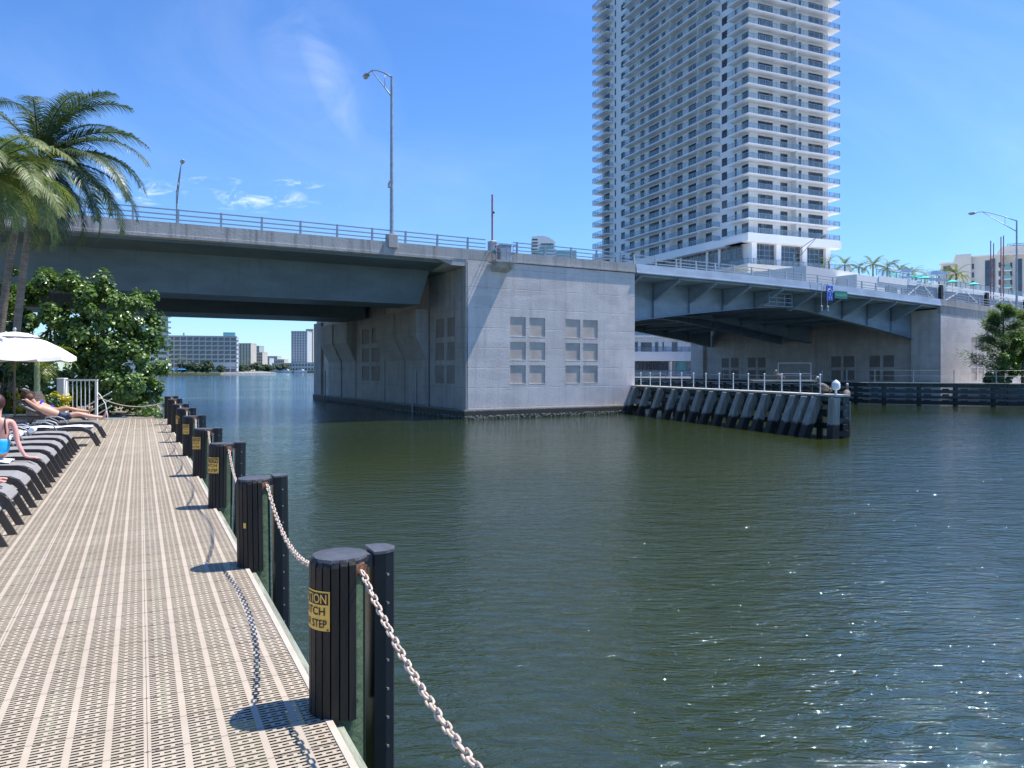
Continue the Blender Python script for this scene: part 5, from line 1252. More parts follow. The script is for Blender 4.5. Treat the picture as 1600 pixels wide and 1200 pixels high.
# right side: pines + leafy tree
def pine(label, x, y, zb, H, rad, seed, n=5200):
    root = empty('pine_tree', (x, y, zb), 0, label, 'pine tree', 'feathery pines by the far pier'); r = random.Random(seed); b = MB(); b.tube([(0, 0, -.1), (0, 0, H * .5), (.1, 0, H)], [.14, .09, .02], 8)
    lf = MB(); nb = 46
    for k in range(nb):
        f = k / nb; z = H * (.10 + .88 * f); a = r.uniform(0, 6.28); L = rad * (1 - f) ** .75 * r.uniform(.65, 1.2) + .12; d = Vector((math.cos(a), math.sin(a), .28 + .5 * f)); e = Vector((0, 0, z)) + d * L
        b.tube([(0, 0, z), tuple(Vector((0, 0, z)) + d * L * .5), tuple(e)], [.03, .02, .006], 5)
        for j in range(int(n / nb)):
            q = Vector((0, 0, z)) + d * L * (r.random() ** .6) + Vector((r.gauss(0, .10), r.gauss(0, .10), r.gauss(0, .09))) * (1 + L * .6)
            dd = (d + Vector((r.uniform(-.9, .9), r.uniform(-.9, .9), r.uniform(-1.0, .4)))).normalized(); ss = dd.cross(Vector((r.uniform(-1, 1), r.uniform(-1, 1), 1))).normalized() * .034; ll = r.uniform(.18, .40)
            lf.add([q - ss, q + ss, q + dd * ll + ss * .3, q + dd * ll - ss * .3], [(0, 1, 2, 3)])
    b.build('trunk', M['bark'], root, smooth=True); lf.build('crown', M['pine'], root)
    return root
pine('tall feathery pine in front of the far pier wall', W2(1567, 65), 65, .2, ZP(476, 65) - .2, 2.6, 5, 10000)
pine('feathery pine at the right picture edge behind the taller one', W2(1598, 66.5), 66.5, .2, ZP(486, 66.5) - .2, 2.4, 6, 9000)
tree('broadleaf_tree', 'bright green broadleaf tree at the right picture edge', W2(1606, 63), 63, .2, [(0, 0, 2.5, 2.3, 1.6, 1.8)], 6500, .22, leafmat('bright_leaf', (.05, .11, .015), (.17, .26, .03), .4, 1.0, .3), 60, trunk=.12, cs=.4)
tree('shrub', 'low green shrub at the foot of the pines', W2(1556, 63.6), 63.6, .2, [(0, 0, .6, 1.3, .8, .7)], 1600, .18, M['pine'], 61, cat='shrub', trunk=.05, th=.4, cs=.3)
# podium palms
for k, (px, py, Y, sc) in enumerate(((1295, 408, 132, 1.0), (1320, 414, 126, 1.15), (1342, 418, 126, 1.1), (1364, 414, 124, 1.25), (1386, 418, 124, 1.15), (1406, 421, 124, 1.1), (1425, 425, 124, 1.2), (1446, 429, 126, .8), (1467, 431, 128, 1.1), (1480, 430, 130, .9), (1494, 428, 128, 1.3))):
    names = ['first', 'second', 'third', 'fourth', 'fifth', 'sixth', 'seventh', 'eighth', 'ninth', 'tenth', 'last']
    rk = random.Random(70 + k); fl_ = []
    for j in range(19): fl_.append((R(j * 137.5), rk.uniform(-.35, 1.2), 2.1 * sc * rk.uniform(.85, 1.1), 1.3, .5, .3))
    zt = ZP(py, Y); palm('rooftop_palm', '%s palm from the left in the row on the white podium' % names[k], W2(px, Y), Y, 15.3, zt, fl_, M['palm2'], tr=.16, group='palms on the podium terrace', seed=80 + k)
# teal umbrellas
def make_umb(rad, h, m, n=8, peak=.55, valance=.0):
    root = empty('patio_umbrella'); b = MB(); vs = [(0, 0, h)]; 
    R1 = [(rad * .5 * math.cos(2 * math.pi * k / n), rad * .5 * math.sin(2 * math.pi * k / n), h - peak * .42) for k in range(n)]; R2_ = [(rad * math.cos(2 * math.pi * k / n), rad * math.sin(2 * math.pi * k / n), h - peak) for k in range(n)]
    for k in range(n):
        k2 = (k + 1) % n; b.add([(0, 0, h), R1[k], R1[k2]], [(0, 1, 2)]); md = ((R2_[k][0] + R2_[k2][0]) / 2 * .965, (R2_[k][1] + R2_[k2][1]) / 2 * .965, h - peak + .03)
        b.add([R1[k], R2_[k], md, R1[k2]], [(0, 1, 2, 3)]); b.add([R1[k2], md, R2_[k2]], [(0, 1, 2)])
    b.build('canopy', m, root); b = MB(); b.tube([(0, 0, 0), (0, 0, h + .02)], .03, 8); b.build('pole', M['pole_brown'], root)
    return root
U0 = None
for (px, py, Y, nm) in ((1399, 429, 119, 'leftmost'), (1426, 432, 118, 'second'), (1444, 434, 117, 'middle'), (1488, 440, 122, 'fourth'), (1521, 444, 124, 'rightmost')):
    if U0 is None: U0 = make_umb(1.05, 2.0, M['tealcanvas'], peak=.42); o = U0
    else: o = copy_tree(U0)
    zt = ZP(py - 3, Y); o.location = (W2(px, Y), Y, zt - 2.0 * 1.0); tag(o, '%s of the teal umbrellas on the podium terrace' % nm, 'umbrella', 'teal umbrellas on the podium')
# daybeds
for (px, Y, nm) in ((1412, 116, 'left'), (1459, 118, 'middle'), (1468, 119, 'right')):
    z = 15.65; c = empty('daybed', (W2(px, Y), Y, z), 0, '%s pale blue cabana daybed on the podium terrace' % nm, 'daybed', 'cabana daybeds'); b = MB()
    for x in (-.9, .9):
        for y in (-.7, .7): b.bar((x, y, 0), (x, y, 1.6), .08, .08)
    b.build('frame', M['white'], c); MB().box(-.9, .9, -.7, .7, .3, .55).build('cushion', M['paleblue'], c); b = MB(); b.prism([(-.95, 1.2), (-.7, 1.6), (0, 1.75), (.7, 1.6), (.95, 1.2)], lambda x, z_: (x, -.7, z_), lambda x, z_: (x, .7, z_)); b.build('hood', M['paleblue'], c)
# far shore trees
for k, (px, Y, w, h, lb) in enumerate(((305, 402, 9, 6.5, 'broad green tree on the left end of the far shore'), (322, 404, 8, 6.8, 'tallest round tree on the far shore lawn'), (286, 410, 7, 6, 'tree behind the blue umbrellas on the far shore'), (345, 440, 6, 4.5, 'small tree before the grid fronted block'), (374, 520, 6, 6, 'small tree right of the grid fronted block'), (400, 660, 12, 8, 'dark tree clump left of the marina'), (415, 690, 14, 7, 'wide low tree in front of the far skyline'), (440, 705, 14, 7, 'wide tree near the marina boats'), (380, 600, 9, 6, 'tree at the tip of the far shore'))):
    tree('shore_tree', lb, W2(px, Y), Y, -.35, [(0, 0, h * .55, w / 2, w / 2.5, h * .42), (w * .25, 0, h * .42, w / 3, w / 3, h * .3)], 1500, w * .10, M['tree_far'], 100 + k, group='trees on the far shore', trunk=.25, th=h * .4, limbs=4, cs=w * .13)
for k in range(7): # slender palms far
    px = (270, 277, 283, 292, 381, 388, 395)[k]; Y = 408 + (k > 3) * 120; pz_ = 5.6 + (k % 3) * 1.3
    palm('shore_palm', '%s thin distant palm on the far shore' % ('first', 'second', 'third', 'fourth', 'fifth', 'sixth', 'seventh')[k], W2(px, Y), Y, -.35, pz_, [(R(j * 45 + k * 20), .4, 2.6, 1.4, .6, .4) for j in range(8)], M['palm2'], tr=.2, group='thin palms on the far shore', seed=200 + k)
# blue umbrellas and a boat far away
UB = None
for px in (261, 265, 270, 280, 284, 287):
    if UB is None: UB = make_umb(1.5, 2.4, mat('blue_canvas', (.03, .22, .55), .8), peak=.6); o = UB
    else: o = copy_tree(UB)
    o.location = (W2(px, 404), 404, -.3); tag(o, '%s blue umbrella from the left on the far beach' % {261: 'first', 265: 'second', 270: 'third', 280: 'fourth', 284: 'fifth', 287: 'sixth'}[px], 'umbrella', 'blue umbrellas on the far beach')
def make_boat(L):
    root = empty('motor_yacht'); b = MB(); b.prism([(-L / 2, .1), (-L / 2 + .6, 1.6), (L / 2, 2.0), (L / 2 - 1.5, .1)], lambda x, z: (x, -1.6, z), lambda x, z: (x, 1.6, z)); b.build('hull', M['white'], root)
    b = MB(); b.prism([(-L * .3, 1.85), (-L * .22, 3.2), (L * .1, 3.2), (L * .25, 1.85)], lambda x, z: (x, -1.2, z), lambda x, z: (x, 1.2, z)); b.build('cabin', M['white'], root); MB().box(-L * .25, L * .14, -1.25, -1.21, 2.3, 2.8).build('window', M['glass'], root)
    return root
Bt = make_boat(13); Bt.location = (W2(418, 700), 700, WATER); tag(Bt, 'white motor yacht moored left on the far marina', 'boat', 'yachts at the far marina')
for px, lb in ((430, 'white motor yacht moored in the middle of the far marina'), (447, 'white motor yacht moored right on the far marina'), (470, 'white motor yacht closest to the bridge pier')):
    o = copy_tree(Bt); o.location = (W2(px, 702), 702, WATER); tag(o, lb)

# ------------------------------------------------------------------ boardwalk furniture
def make_lounger(raise_=0.0):
    """x: + = foot end (0), head at -1.9; y width; z up"""
    root = empty('sun_lounger'); hw_ = .30; zt = .40
    for s_ in (-1, 1):
        y = s_ * hw_; b = MB(); P = [(-1.92, zt - .03), (-1.4, zt - .05), (-.9, zt - .04), (-.5, zt - .02), (-.30, zt - .03), (-.20, zt - .07), (-.14, zt - .14)]
        for i in range(len(P) - 1): b.bar((P[i][0], y, P[i][1]), (P[i + 1][0] + .004, y, P[i + 1][1]), .035, .07)
        b.build('side_rail', M['lounge_frame'], root)
        b = MB(); yo = y * .98
        b.hexa([(-.045, yo - .018, 0), (.035, yo - .018, 0), (.035, yo + .018, 0), (-.045, yo + .018, 0), (-.20, yo - .018, zt - .10), (-.105, yo - .018, zt - .12), (-.105, yo + .018, zt - .12), (-.20, yo + .018, zt - .10)]); b.build('leg', M['lounge_frame'], root)
        b = MB(); b.hexa([(-1.62, yo - .018, 0), (-1.55, yo - .018, 0), (-1.55, yo + .018, 0), (-1.62, yo + .018, 0), (-1.50, yo - .018, zt - .07), (-1.40, yo - .018, zt - .07), (-1.40, yo + .018, zt - .07), (-1.50, yo + .018, zt - .07)]); b.build('leg', M['lounge_frame'], root)
    b = MB(); b.bar((-.12, -.3, zt - .13), (-.12, .3, zt - .13), .03, .03); b.bar((-1.45, -.3, .2), (-1.45, .3, .2), .03, .03); b.build('crossbar', M['lounge_frame'], root)
    prof = [(-.10, zt - .115), (-.15, zt - .045), (-.24, zt + .0), (-.5, zt + .016), (-.85, zt + .010), (-1.0, zt + .004)]
    hx, hz = -1.0, zt + .004; hd = [(hx - .45 * math.cos(raise_), hz + .45 * math.sin(raise_)), (hx - .92 * math.cos(raise_), hz + .92 * math.sin(raise_))]
    def sheet(pr_, th=.012, w=.285):
        q = MB(); n = len(pr_)
        for i in range(n - 1): q.hexa([(pr_[i][0], -w, pr_[i][1] - th), (pr_[i + 1][0], -w, pr_[i + 1][1] - th), (pr_[i + 1][0], w, pr_[i + 1][1] - th), (pr_[i][0], w, pr_[i][1] - th), (pr_[i][0], -w, pr_[i][1]), (pr_[i + 1][0], -w, pr_[i + 1][1]), (pr_[i + 1][0], w, pr_[i + 1][1]), (pr_[i][0], w, pr_[i][1])])
        return q
    sheet(prof).build('sling_seat', M['sling'], root)
    br = sheet([(hx - .01, hz)] + hd).build('backrest', M['sling'], root); q = MB()
    for s_ in (-1, 1): q.bar((hx, s_ * .295, hz), (hd[1][0], s_ * .295, hd[1][1]), .03, .035)
    q.bar((hd[1][0], -.3, hd[1][1]), (hd[1][0], .3, hd[1][1]), .03, .035); q.build('backrest_frame', M['lounge_frame'], br)
    for s_ in (-1, 1):
        q = MB(); q.tube([(-.78, s_ * .33, zt - .03), (-.86, s_ * .34, zt + .10), (-1.0, s_ * .34, zt + .16), (-1.22, s_ * .34, zt + .15), (-1.30, s_ * .33, zt + .02)], .014, 6); q.build('armrest', M['galv'], root, smooth=True)
    return root
def place(o, v, u): o.location = DK(v, u, 0); o.rotation_euler = (0, 0, TH)
LG = 'grey sling sun loungers in a row along the boardwalk'
ords = ['nearest', 'second nearest', 'third nearest', 'fourth nearest', 'fifth nearest', 'sixth nearest', 'seventh nearest', 'eighth nearest', 'ninth nearest', 'tenth nearest']
flat = make_lounger(0.10); l_raised = make_lounger(0.52)
place(flat, -1.16, 8.80); tag(flat, 'nearest empty sun lounger at the left picture edge', 'sun lounger', LG)
LU = [8.80 + 1.13 * k for k in range(10)]
ll = ['', 'sun lounger with bare feet resting on its end, second nearest', 'third nearest sun lounger', 'fourth nearest sun lounger, under the leaning woman\'s hand', 'fifth nearest sun lounger', 'sixth nearest sun lounger', 'seventh nearest sun lounger', 'eighth nearest sun lounger', 'ninth nearest sun lounger, with a rolled towel', 'tenth nearest sun lounger, shortest of the near row']
for k in range(1, 9):
    o = copy_tree(flat); place(o, -1.16, LU[k]); tag(o, ll[k], 'sun lounger', LG)
o = copy_tree(flat); place(o, -.82, 19.05); tag(o, 'sun lounger covered by a white towel, reaching farther onto the boardwalk')
place(l_raised, -.78, 21.2); tag(l_raised, 'sun lounger with raised back under the man in dark trunks', 'sun lounger', LG)
o = copy_tree(l_raised); place(o, -1.25, 24.4); tag(o, 'sun lounger with raised back under the woman in the blue bikini')
def towel(v, u, x0, x1, w, z, label, wave=.02, seed=0):
    r = random.Random(seed); b = MB(); n = 14; m = 6; vs = []
    for i in range(n + 1):
        for j in range(m + 1): vs.append((x0 + (x1 - x0) * i / n, -w + 2 * w * j / m, z + r.uniform(0, wave) + wave * math.sin(i * 1.3 + j)))
    top_ = len(vs); vs += [(x, y, zz - .012) for x, y, zz in vs]
    fs = []
    for i in range(n):
        for j in range(m):
            a = i * (m + 1) + j; fs += [(a, a + 1, a + m + 2, a + m + 1), (a + top_, a + m + 1 + top_, a + m + 2 + top_, a + 1 + top_)]
    b.add(vs, fs); o = b.build('towel', M['towel'], smooth=True); place(o, v, u); tag(o, label, 'towel'); return o
towel(-.82, 19.05, -1.9, -.12, .27, .435, 'long white towel spread over the lounger nearest the sunbathing man', .012, 1)
towel(-1.16, LU[3] + .1, -1.1, -.42, .25, .435, 'white towel under the leaning woman on the lounger', .01, 2)
towel(-.78, 21.2, -1.75, -1.35, .33, .30, 'crumpled white towel under the raised back of the man\'s lounger', .07, 3)
for k, (u, v) in enumerate(((LU[8], -1.95), (LU[7], -2.05), (LU[6], -2.1))):
    b = MB(); b.tube([(0, -.22, .47), (0, .0, .475), (0, .22, .47)], [.055, .062, .055], 10); b.box(-.5, 0, -.2, .2, .425, .44); o = b.build('rolled_towel', M['towel'], smooth='auto'); place(o, v, u)
    tag(o, ('rolled white towel on the ninth nearest lounger', 'rolled white towel on the eighth nearest lounger', 'rolled white towel on the seventh nearest lounger')[k], 'towel', 'rolled towels on loungers')
# white umbrellas
def make_big_umb():
    root = empty('patio_umbrella'); n = 8; rad = 1.52; h = 2.66; b = MB()
    prof = [(.40, 0.0), (.55, -.10), (.8, -.27), (1.0, -.48), ]
    rings = []
    for (f, dz) in ((.0, .0), (.26, -.045), (.5, -.16), (.75, -.36), (1.0, -.62)):
        rings.append([(rad * f * math.cos(2 * math.pi * (k + .5) / n), rad * f * math.sin(2 * math.pi * (k + .5) / n), h + dz) for k in range(n)])
    sub = 4
    for i in range(4):
        for k in range(n):
            k2 = (k + 1) % n
            for j in range(sub):
                def lp(ring, t): 
                    p, q = Vector(ring[k]), Vector(ring[k2]); c = p.lerp(q, t); c.z -= .05 * math.sin(math.pi * t) * (c.xy.length / rad) - (0.0); return c
                b.add([lp(rings[i], j / sub), lp(rings[i], (j + 1) / sub), lp(rings[i + 1], (j + 1) / sub), lp(rings[i + 1], j / sub)], [(0, 1, 2, 3)])
    cn = b.build('canopy', M['canvas'], root, smooth='auto')
    b = MB()
    for k in range(n):
        k2 = (k + 1) % n; a, c = rings[4][k], rings[4][k2]
        for j in range(sub):
            p = Vector(a).lerp(Vector(c), j / sub); q = Vector(a).lerp(Vector(c), (j + 1) / sub); p.z -= .05 * math.sin(math.pi * j / sub); q.z -= .05 * math.sin(math.pi * (j + 1) / sub)
            b.add([p, q, q - Vector((0, 0, .10)), p - Vector((0, 0, .10))], [(0, 1, 2, 3)])
    b.build('valance', M['canvas'], cn)
    b = MB()   # vent cap
    for k in range(n):
        k2 = (k + 1) % n; r2 = .62
        a = (r2 * math.cos(2 * math.pi * (k + .5) / n), r2 * math.sin(2 * math.pi * (k + .5) / n), h - .06); c = (r2 * math.cos(2 * math.pi * (k2 + .5) / n), r2 * math.sin(2 * math.pi * (k2 + .5) / n), h - .06)
        am = tuple(x * .5 for x in a[:2]) + (h + .05,); cm_ = tuple(x * .5 for x in c[:2]) + (h + .05,)
        b.add([(0, 0, h + .09), am, cm_], [(0, 1, 2)]); b.add([am, a, c, cm_], [(0, 1, 2, 3)])
    b.build('vent_cap', M['canvas'], root)
    b = MB(); b.tube([(0, 0, 0), (0, 0, h + .12)], .026, 10); b.build('pole', M['pole_brown'], root, smooth='auto'); b = MB(); b.ball((0, 0, h + .16), .05); b.build('finial', M['galv'], root, smooth=True)
    for k in range(n):
        b = MB(); a = 2 * math.pi * (k + .5) / n; b.bar((.05 * math.cos(a), .05 * math.sin(a), h - .03), (rad * .98 * math.cos(a), rad * .98 * math.sin(a), h - .66), .02, .025); b.build('rib', M['pole_brown'], root)
    b = MB(); b.lathe([(.28, 0), (.28, .06), (.05, .08), (.04, .3)], 16); b.build('base', M['galv'], root)
    return root
U1 = make_big_umb(); U1.location = (W2(23, 21), 21, .02); U1.rotation_euler = (0, 0, .2); tag(U1, 'white patio umbrella with its full pole visible', 'umbrella', 'white patio umbrellas')
o = copy_tree(U1); o.location = (W2(-40, 19.2), 19.2, .02); o.rotation_euler = (0, 0, .5); tag(o, 'white patio umbrella cut by the left picture edge')
# white gate railing
GT = empty('white_gate_railing', (W2(91, 25.2), 25.2, 0), R(4), 'white picket railing with a thick post at the end of the boardwalk', 'railing')
b = MB(); b.box(0, .24, -.1, .14, -.05, 1.36); b.box(-.01, .25, -.11, .15, 1.36, 1.40); b.build('post', M['white'], GT, bevel=.01)
b = MB(); b.box(.25, 1.30, -.02, .03, 1.30, 1.36); b.box(.25, 1.22, -.02, .03, .12, .16); b.build('rail', M['white'], GT)
for k in range(6): MB().box(.32 + k * .138, .342 + k * .138, -.008, .014, .16, 1.30).build('picket', M['white'], GT)
MB().box(1.22, 1.29, -.035, .04, -.05, 1.30).build('post', M['white'], GT)
GW = empty('gangway', (W2(150, 25.8), 25.8, 0), 0, 'white gangway rails sloping down behind the picket railing', 'gangway'); b = MB()
for z in (.0, .25, .5): b.bar((-.45, 0, z - .15), (.55, 0, z + .42), .03, .03)
b.tube([(.05, -.1, .95), (.2, -.1, .8), (.38, -.1, .5), (.46, -.1, .1), (.46, -.1, -.1)], .018, 6); b.build('rail', M['white'], GW); MB().box(-.5, .9, .05, .8, -.1, -.04).build('ramp', M['galv'], GW)
b = MB(); pa, pb_ = Vector((W2(151, 25.2), 25.2, .78)), DK(BV, BU[-1], .62); pts = []
for i in range(17):
    f = i / 16; p = pa.lerp(pb_, f); p.z -= .28 * 4 * f * (1 - f); pts.append(p)
b.tube(pts, .016, 6); o = b.build('rope', M['rope'], smooth=True); tag(o, 'tan rope sagging from the white railing to the farthest bollard', 'rope')

# ------------------------------------------------------------------ people
def skin_mesh(name, nodes, edges, m, parent=None, sub=2, root=0):
    me = bpy.data.meshes.new(name); me.from_pydata([n[0] for n in nodes], edges, []); o = bpy.data.objects.new(name, me); COL.objects.link(o)
    sm = o.modifiers.new('s', 'SKIN'); sm.use_smooth_shade = True; ss = o.modifiers.new('d', 'SUBSURF'); ss.levels = sub; ss.render_levels = sub
    for i, n in enumerate(nodes):
        r_ = n[1] if isinstance(n[1], (tuple, list)) else (n[1], n[1]); me.skin_vertices[0].data[i].radius = r_; me.skin_vertices[0].data[i].use_root = (i == root)
    dg = bpy.context.evaluated_depsgraph_get(); dg.update(); m2 = bpy.data.meshes.new_from_object(o.evaluated_get(dg)); bpy.data.objects.remove(o, do_unlink=True)
    m2.polygons.foreach_set('use_smooth', [True] * len(m2.polygons)); return link(name, m2, m, parent)
def fingers(nodes, edges, wrist_i, hand_c, d, side, nrm, L=.085):
    """palm node then four fingers and a thumb as chains"""
    hand_c, d, side, nrm = Vector(hand_c), Vector(d).normalized(), Vector(side).normalized(), Vector(nrm).normalized()
    pi_ = len(nodes); nodes.append((tuple(hand_c), (.030, .018))); edges.append((wrist_i, pi_))
    for k, (off, ln) in enumerate(((-.030, .85), (-.010, 1.0), (.011, .95), (.030, .75))):
        a = hand_c + d * .045 + side * off; b_ = a + d * L * .5 * ln + side * off * .3; c_ = b_ + d * L * .42 * ln - nrm * .012
        i = len(nodes); nodes += [(tuple(a), .010), (tuple(b_), .009), (tuple(c_), .007)]; edges += [(pi_, i), (i, i + 1), (i + 1, i + 2)]
    a = hand_c - side * .034 + d * .005; b_ = a - side * .026 + d * .028; c_ = b_ - side * .006 + d * .026
    i = len(nodes); nodes += [(tuple(a), .012), (tuple(b_), .010), (tuple(c_), .008)]; edges += [(pi_, i), (i, i + 1), (i + 1, i + 2)]
def face_bits(root, c, fwd, upv, m, hair_m, hairshape=1.0, sc=1.0):
    """ears, nose, eyes as small additions around the head centre c"""
    c, f, u_ = Vector(c), Vector(fwd).normalized(), Vector(upv).normalized(); s_ = f.cross(u_).normalized()
    mt = Matrix((s_, f, u_)).transposed()
    b = MB(); b.ball(c - f * .018 + u_ * .022, .083 * sc, .098 * sc, .105 * sc, 14, 10, mt); h = b.build('hair', hair_m, root, smooth=True)
    b = MB()
    for k in (-1, 1): b.ball(c + f * .088 + s_ * .032 * k + u_ * .012, .011, .007, .007, 8, 5, mt)
    b.build('eyes', M['black'], root, smooth=True); b = MB(); b.ball(c + f * .088 - u_ * .045, .025, .008, .006, 8, 5, mt); b.build('mouth', M['red'], root, smooth=True)
def lying(name_label, v, u, skin, hair, arm_up, clothes, dz=0.0, female=False):
    root = empty('person', DK(v, u, 0), TH, name_label, 'person'); z = .40 + dz; a = .52
    hip = Vector((-1.0, 0, z + .13)); ch = hip + Vector((-math.cos(a) * .36, 0, math.sin(a) * .36)); ne = hip + Vector((-math.cos(a) * .54, 0, math.sin(a) * .54 + .01)); hd = ne + Vector((-.10, 0, .16))
    N = []; E = []
    N.append((tuple(hip), (.125, .155))); N.append((tuple(hip.lerp(ch, .5)), (.105, .135))); N.append((tuple(ch), (.115, .16))); N.append((tuple(ne - Vector((-.02, 0, .02))), (.06, .075))); N.append((tuple(ne + Vector((-.03, 0, .06))), .052)); N.append((tuple(hd - Vector((0.01, 0, .02))), (.075, .080))); N.append((tuple(hd + Vector((-.02, 0, .06))), (.070, .078)))
    E += [(0, 1), (1, 2), (2, 3), (3, 4), (4, 5), (5, 6)]
    for s_ in (-1, 1):
        i = len(N); y = .09 * s_; kn = .60 if s_ < 0 else .57
        N += [((hip.x + .10, y, z + .11), .082), ((hip.x + .42, y * 1.1, z + .16 + (.03 if s_ < 0 else 0)), .058), ((hip.x + .50, y * 1.1, z + .16), .052), ((hip.x + .66, y * 1.1, z + .11), .050), ((hip.x + .90, y * 1.1, z + .075), .033), ((hip.x + .97, y * 1.15, z + .07), .036), ((hip.x + 1.01, y * 1.3, z + .16), .030), ((hip.x + 1.03, y * 1.4, z + .225), .020)]
        E += [(0, i)] + [(i + k, i + k + 1) for k in range(7)]
        j = len(N); sh = ch + Vector((-.10, s_ * .17, .04))
        if arm_up:
            el = sh + Vector((-.22, s_ * .13, .20)); wr = hd + Vector((-.10, s_ * .06, -.02))
            if female: el = sh + Vector((-.02, s_ * .10, .26)); wr = hd + Vector((-.02, s_ * .05, .12))
        N += [(tuple(sh), .050), (tuple(sh.lerp(el, .5)), .042), (tuple(el), .036), (tuple(el.lerp(wr, .5)), .033), (tuple(wr), .024)]
        E += [(2, j)] + [(j + k, j + k + 1) for k in range(4)]
        fingers(N, E, j + 4, wr + (wr - el).normalized() * .05, wr - el, Vector((1, 0, 0)), Vector((0, s_, 0)))
    skin_mesh('body', N, E, skin, root)
    face_bits(root, hd + Vector((0, 0, .02)), Vector((.75, 0, .45)), Vector((-.45, 0, .75)), skin, hair)
    if clothes == 'trunks':
        N2 = [(tuple(hip), (.137, .166)), (tuple(hip.lerp(ch, .28)), (.120, .150))]; E2 = [(0, 1)]
        for s_ in (-1, 1): i = len(N2); N2 += [((hip.x + .10, .09 * s_, z + .112), .100), ((hip.x + .30, .098 * s_, z + .14), .090)]; E2 += [(0, i), (i, i + 1)]
        skin_mesh('swim_trunks', N2, E2, M['shorts'], root)
    else:
        N2 = [(tuple(hip - Vector((.04, 0, 0))), (.150, .180)), (tuple(hip + Vector((.12, 0, .0))), (.138, .175))]; skin_mesh('bikini_bottom', N2, [(0, 1)], M['bikini'], root)
        c_ = ch + Vector((.02, 0, 0)); N2 = [(tuple(c_), (.150, .185)), (tuple(c_ + Vector((.09, 0, -.05))), (.145, .175))]; skin_mesh('bikini_top', N2, [(0, 1)], M['bikini'], root)
    return root
lying('man in dark patterned trunks lying with an arm behind his head', -.78, 21.2, M['skin'], M['hair'], True, 'trunks', .02)
lying('woman in a cobalt blue bikini lying on the farthest lounger', -1.25, 24.4, M['skin2'], M['hair'], True, 'bikini', .02, True)
# seated woman leaning on her right arm, seen from behind
Pw = empty('person', DK(-1.77, 12.45, 0), TH, 'woman in a white and turquoise top seated with her arm propped on a lounger', 'person')
N = [((0, 0, .53), (.15, .13)), ((.0, -.01, .66), (.135, .105)), ((.01, -.03, .82), (.15, .105)), ((.01, -.03, .94), (.14, .08)), ((.0, -.02, 1.02), (.055, .055)), ((-.01, .0, 1.10), .05), ((-.01, .02, 1.19), (.078, .085)), ((-.01, .03, 1.27), (.070, .078))]
E = [(k, k + 1) for k in range(7)]
def limb(pts, rs, att):
    i = len(N)
    for p, r_ in zip(pts, rs): N.append((p, r_))
    E.append((att, i)); E.extend((i + k, i + k + 1) for k in range(len(pts) - 1)); return i + len(pts) - 1
w_ = limb([(.17, -.03, .965), (.215, -.05, .83), (.235, -.08, .70), (.28, -.11, .58), (.335, -.13, .482)], [.048, .040, .033, .030, .022], 3); fingers(N, E, w_, (.385, -.14, .462), (1, -.15, -.02), (0, -1, 0), (0, 0, 1))
w_ = limb([(-.18, -.03, .965), (-.25, .0, .82), (-.28, .05, .70), (-.26, .2, .62), (-.24, .32, .56)], [.052, .046, .038, .035, .025], 3); fingers(N, E, w_, (-.24, .38, .555), (0, 1, 0), (1, 0, 0), (0, 0, 1))
for s_ in (-1, 1): limb([(s_ * .10 - .06, .16, .52), (s_ * .10 - .2, .42, .52), (s_ * .1 - .24, .50, .47), (s_ * .1 - .24, .50, .25), (s_ * .1 - .24, .49, .08), (s_ * .1 - .26, .58, .03), (s_ * .1 - .28, .64, .025)], [.088, .070, .056, .052, .034, .030, .022], 0)
skin_mesh('body', N, E, M['skin_pink'], Pw)
skin_mesh('swim_top', [((0, -.0, .50), (.168, .148)), ((0, -.01, .66), (.150, .120)), ((.01, -.025, .79), (.158, .118))], [(0, 1), (1, 2)], M['suit'], Pw)
b = MB()
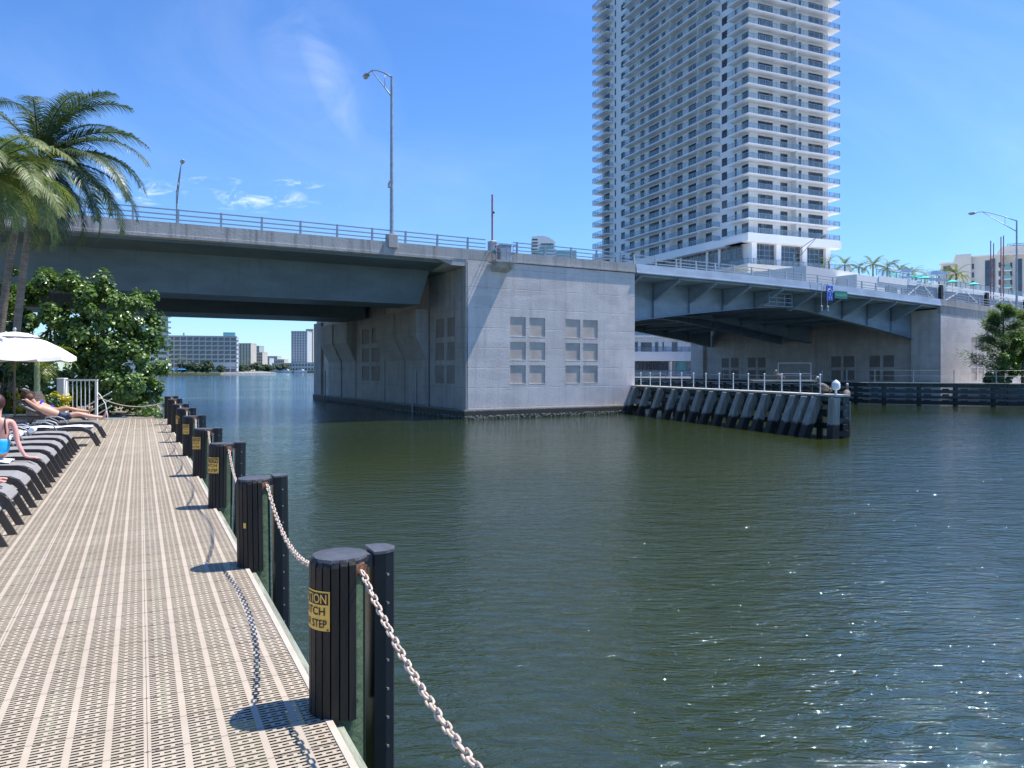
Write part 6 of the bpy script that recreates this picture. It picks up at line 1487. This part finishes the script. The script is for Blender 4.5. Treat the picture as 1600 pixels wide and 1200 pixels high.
for s_ in (-1, 1): b.tube([(.01 + s_ * .10, -.140, .80), (.01 + s_ * .09, -.140, .90), (.01 + s_ * .085, -.095, 1.0), (.01 + s_ * .085, -.02, 1.035), (.01 + s_ * .085, .05, 1.0)], .010, 6)
b.build('strap', M['black'], Pw, smooth=True)
face_bits(Pw, (-.01, .03, 1.22), (-.1, 1, 0), (0, 0, 1), M['skin_pink'], M['hair2'], sc=1.12)
b = MB(); b.ball((-.01, -.10, 1.24), .055, .06, .055, 10, 8); b.build('hair_bun', M['hair2'], Pw, smooth=True)
# person mostly outside the frame: legs and feet reaching in on the second lounger
Pf = empty('person', DK(-1.38, LU[1] - .05, 0), TH, 'person at the left edge of whom only bare feet on a lounger show', 'person')
N = [((-1.05, 0, .53), (.15, .12)), ((-1.3, 0, .58), (.13, .11)), ((-1.55, 0, .66), (.15, .10)), ((-1.68, 0, .72), .055), ((-1.76, 0, .78), .08), ((-1.84, 0, .84), .07)]; E = [(k, k + 1) for k in range(5)]
for s_ in (-1, 1):
    y = s_ * .075
    e_ = limb([(-.92, y, .51), (-.62, y, .50), (-.50, y, .485), (-.30, y * .9, .47), (-.13, y * .8, .455), (-.10, y * .75, .45)], [.085, .06, .052, .05, .034, .036], 0)
    pi_ = len(N); N.append(((-.02, y * .7, .462 + .02 * (s_ > 0)), (.034, .026))); E.append((e_, pi_))
    for q in range(5): i = len(N); yo = y * .7 + (q - 2) * .0145; N += [((.035, yo, .458 + .02 * (s_ > 0)), .0095), ((.062 - abs(q - (1 if s_ > 0 else 3)) * .004, yo, .456 + .02 * (s_ > 0)), .008)]; E += [(pi_, i), (i, i + 1)]
for s_ in (-1, 1): limb([(-1.58, s_ * .18, .66), (-1.40, s_ * .26, .60), (-1.28, s_ * .27, .55), (-1.10, s_ * .24, .52)], [.05, .042, .035, .026], 2)
skin_mesh('body', N, E, M['skin_pink'], Pf)
N2 = [((-1.08, 0, .53), (.165, .13)), ((-1.2, 0, .56), (.15, .12))]; skin_mesh('swim_trunks', N2, [(0, 1)], M['shorts'], Pf)
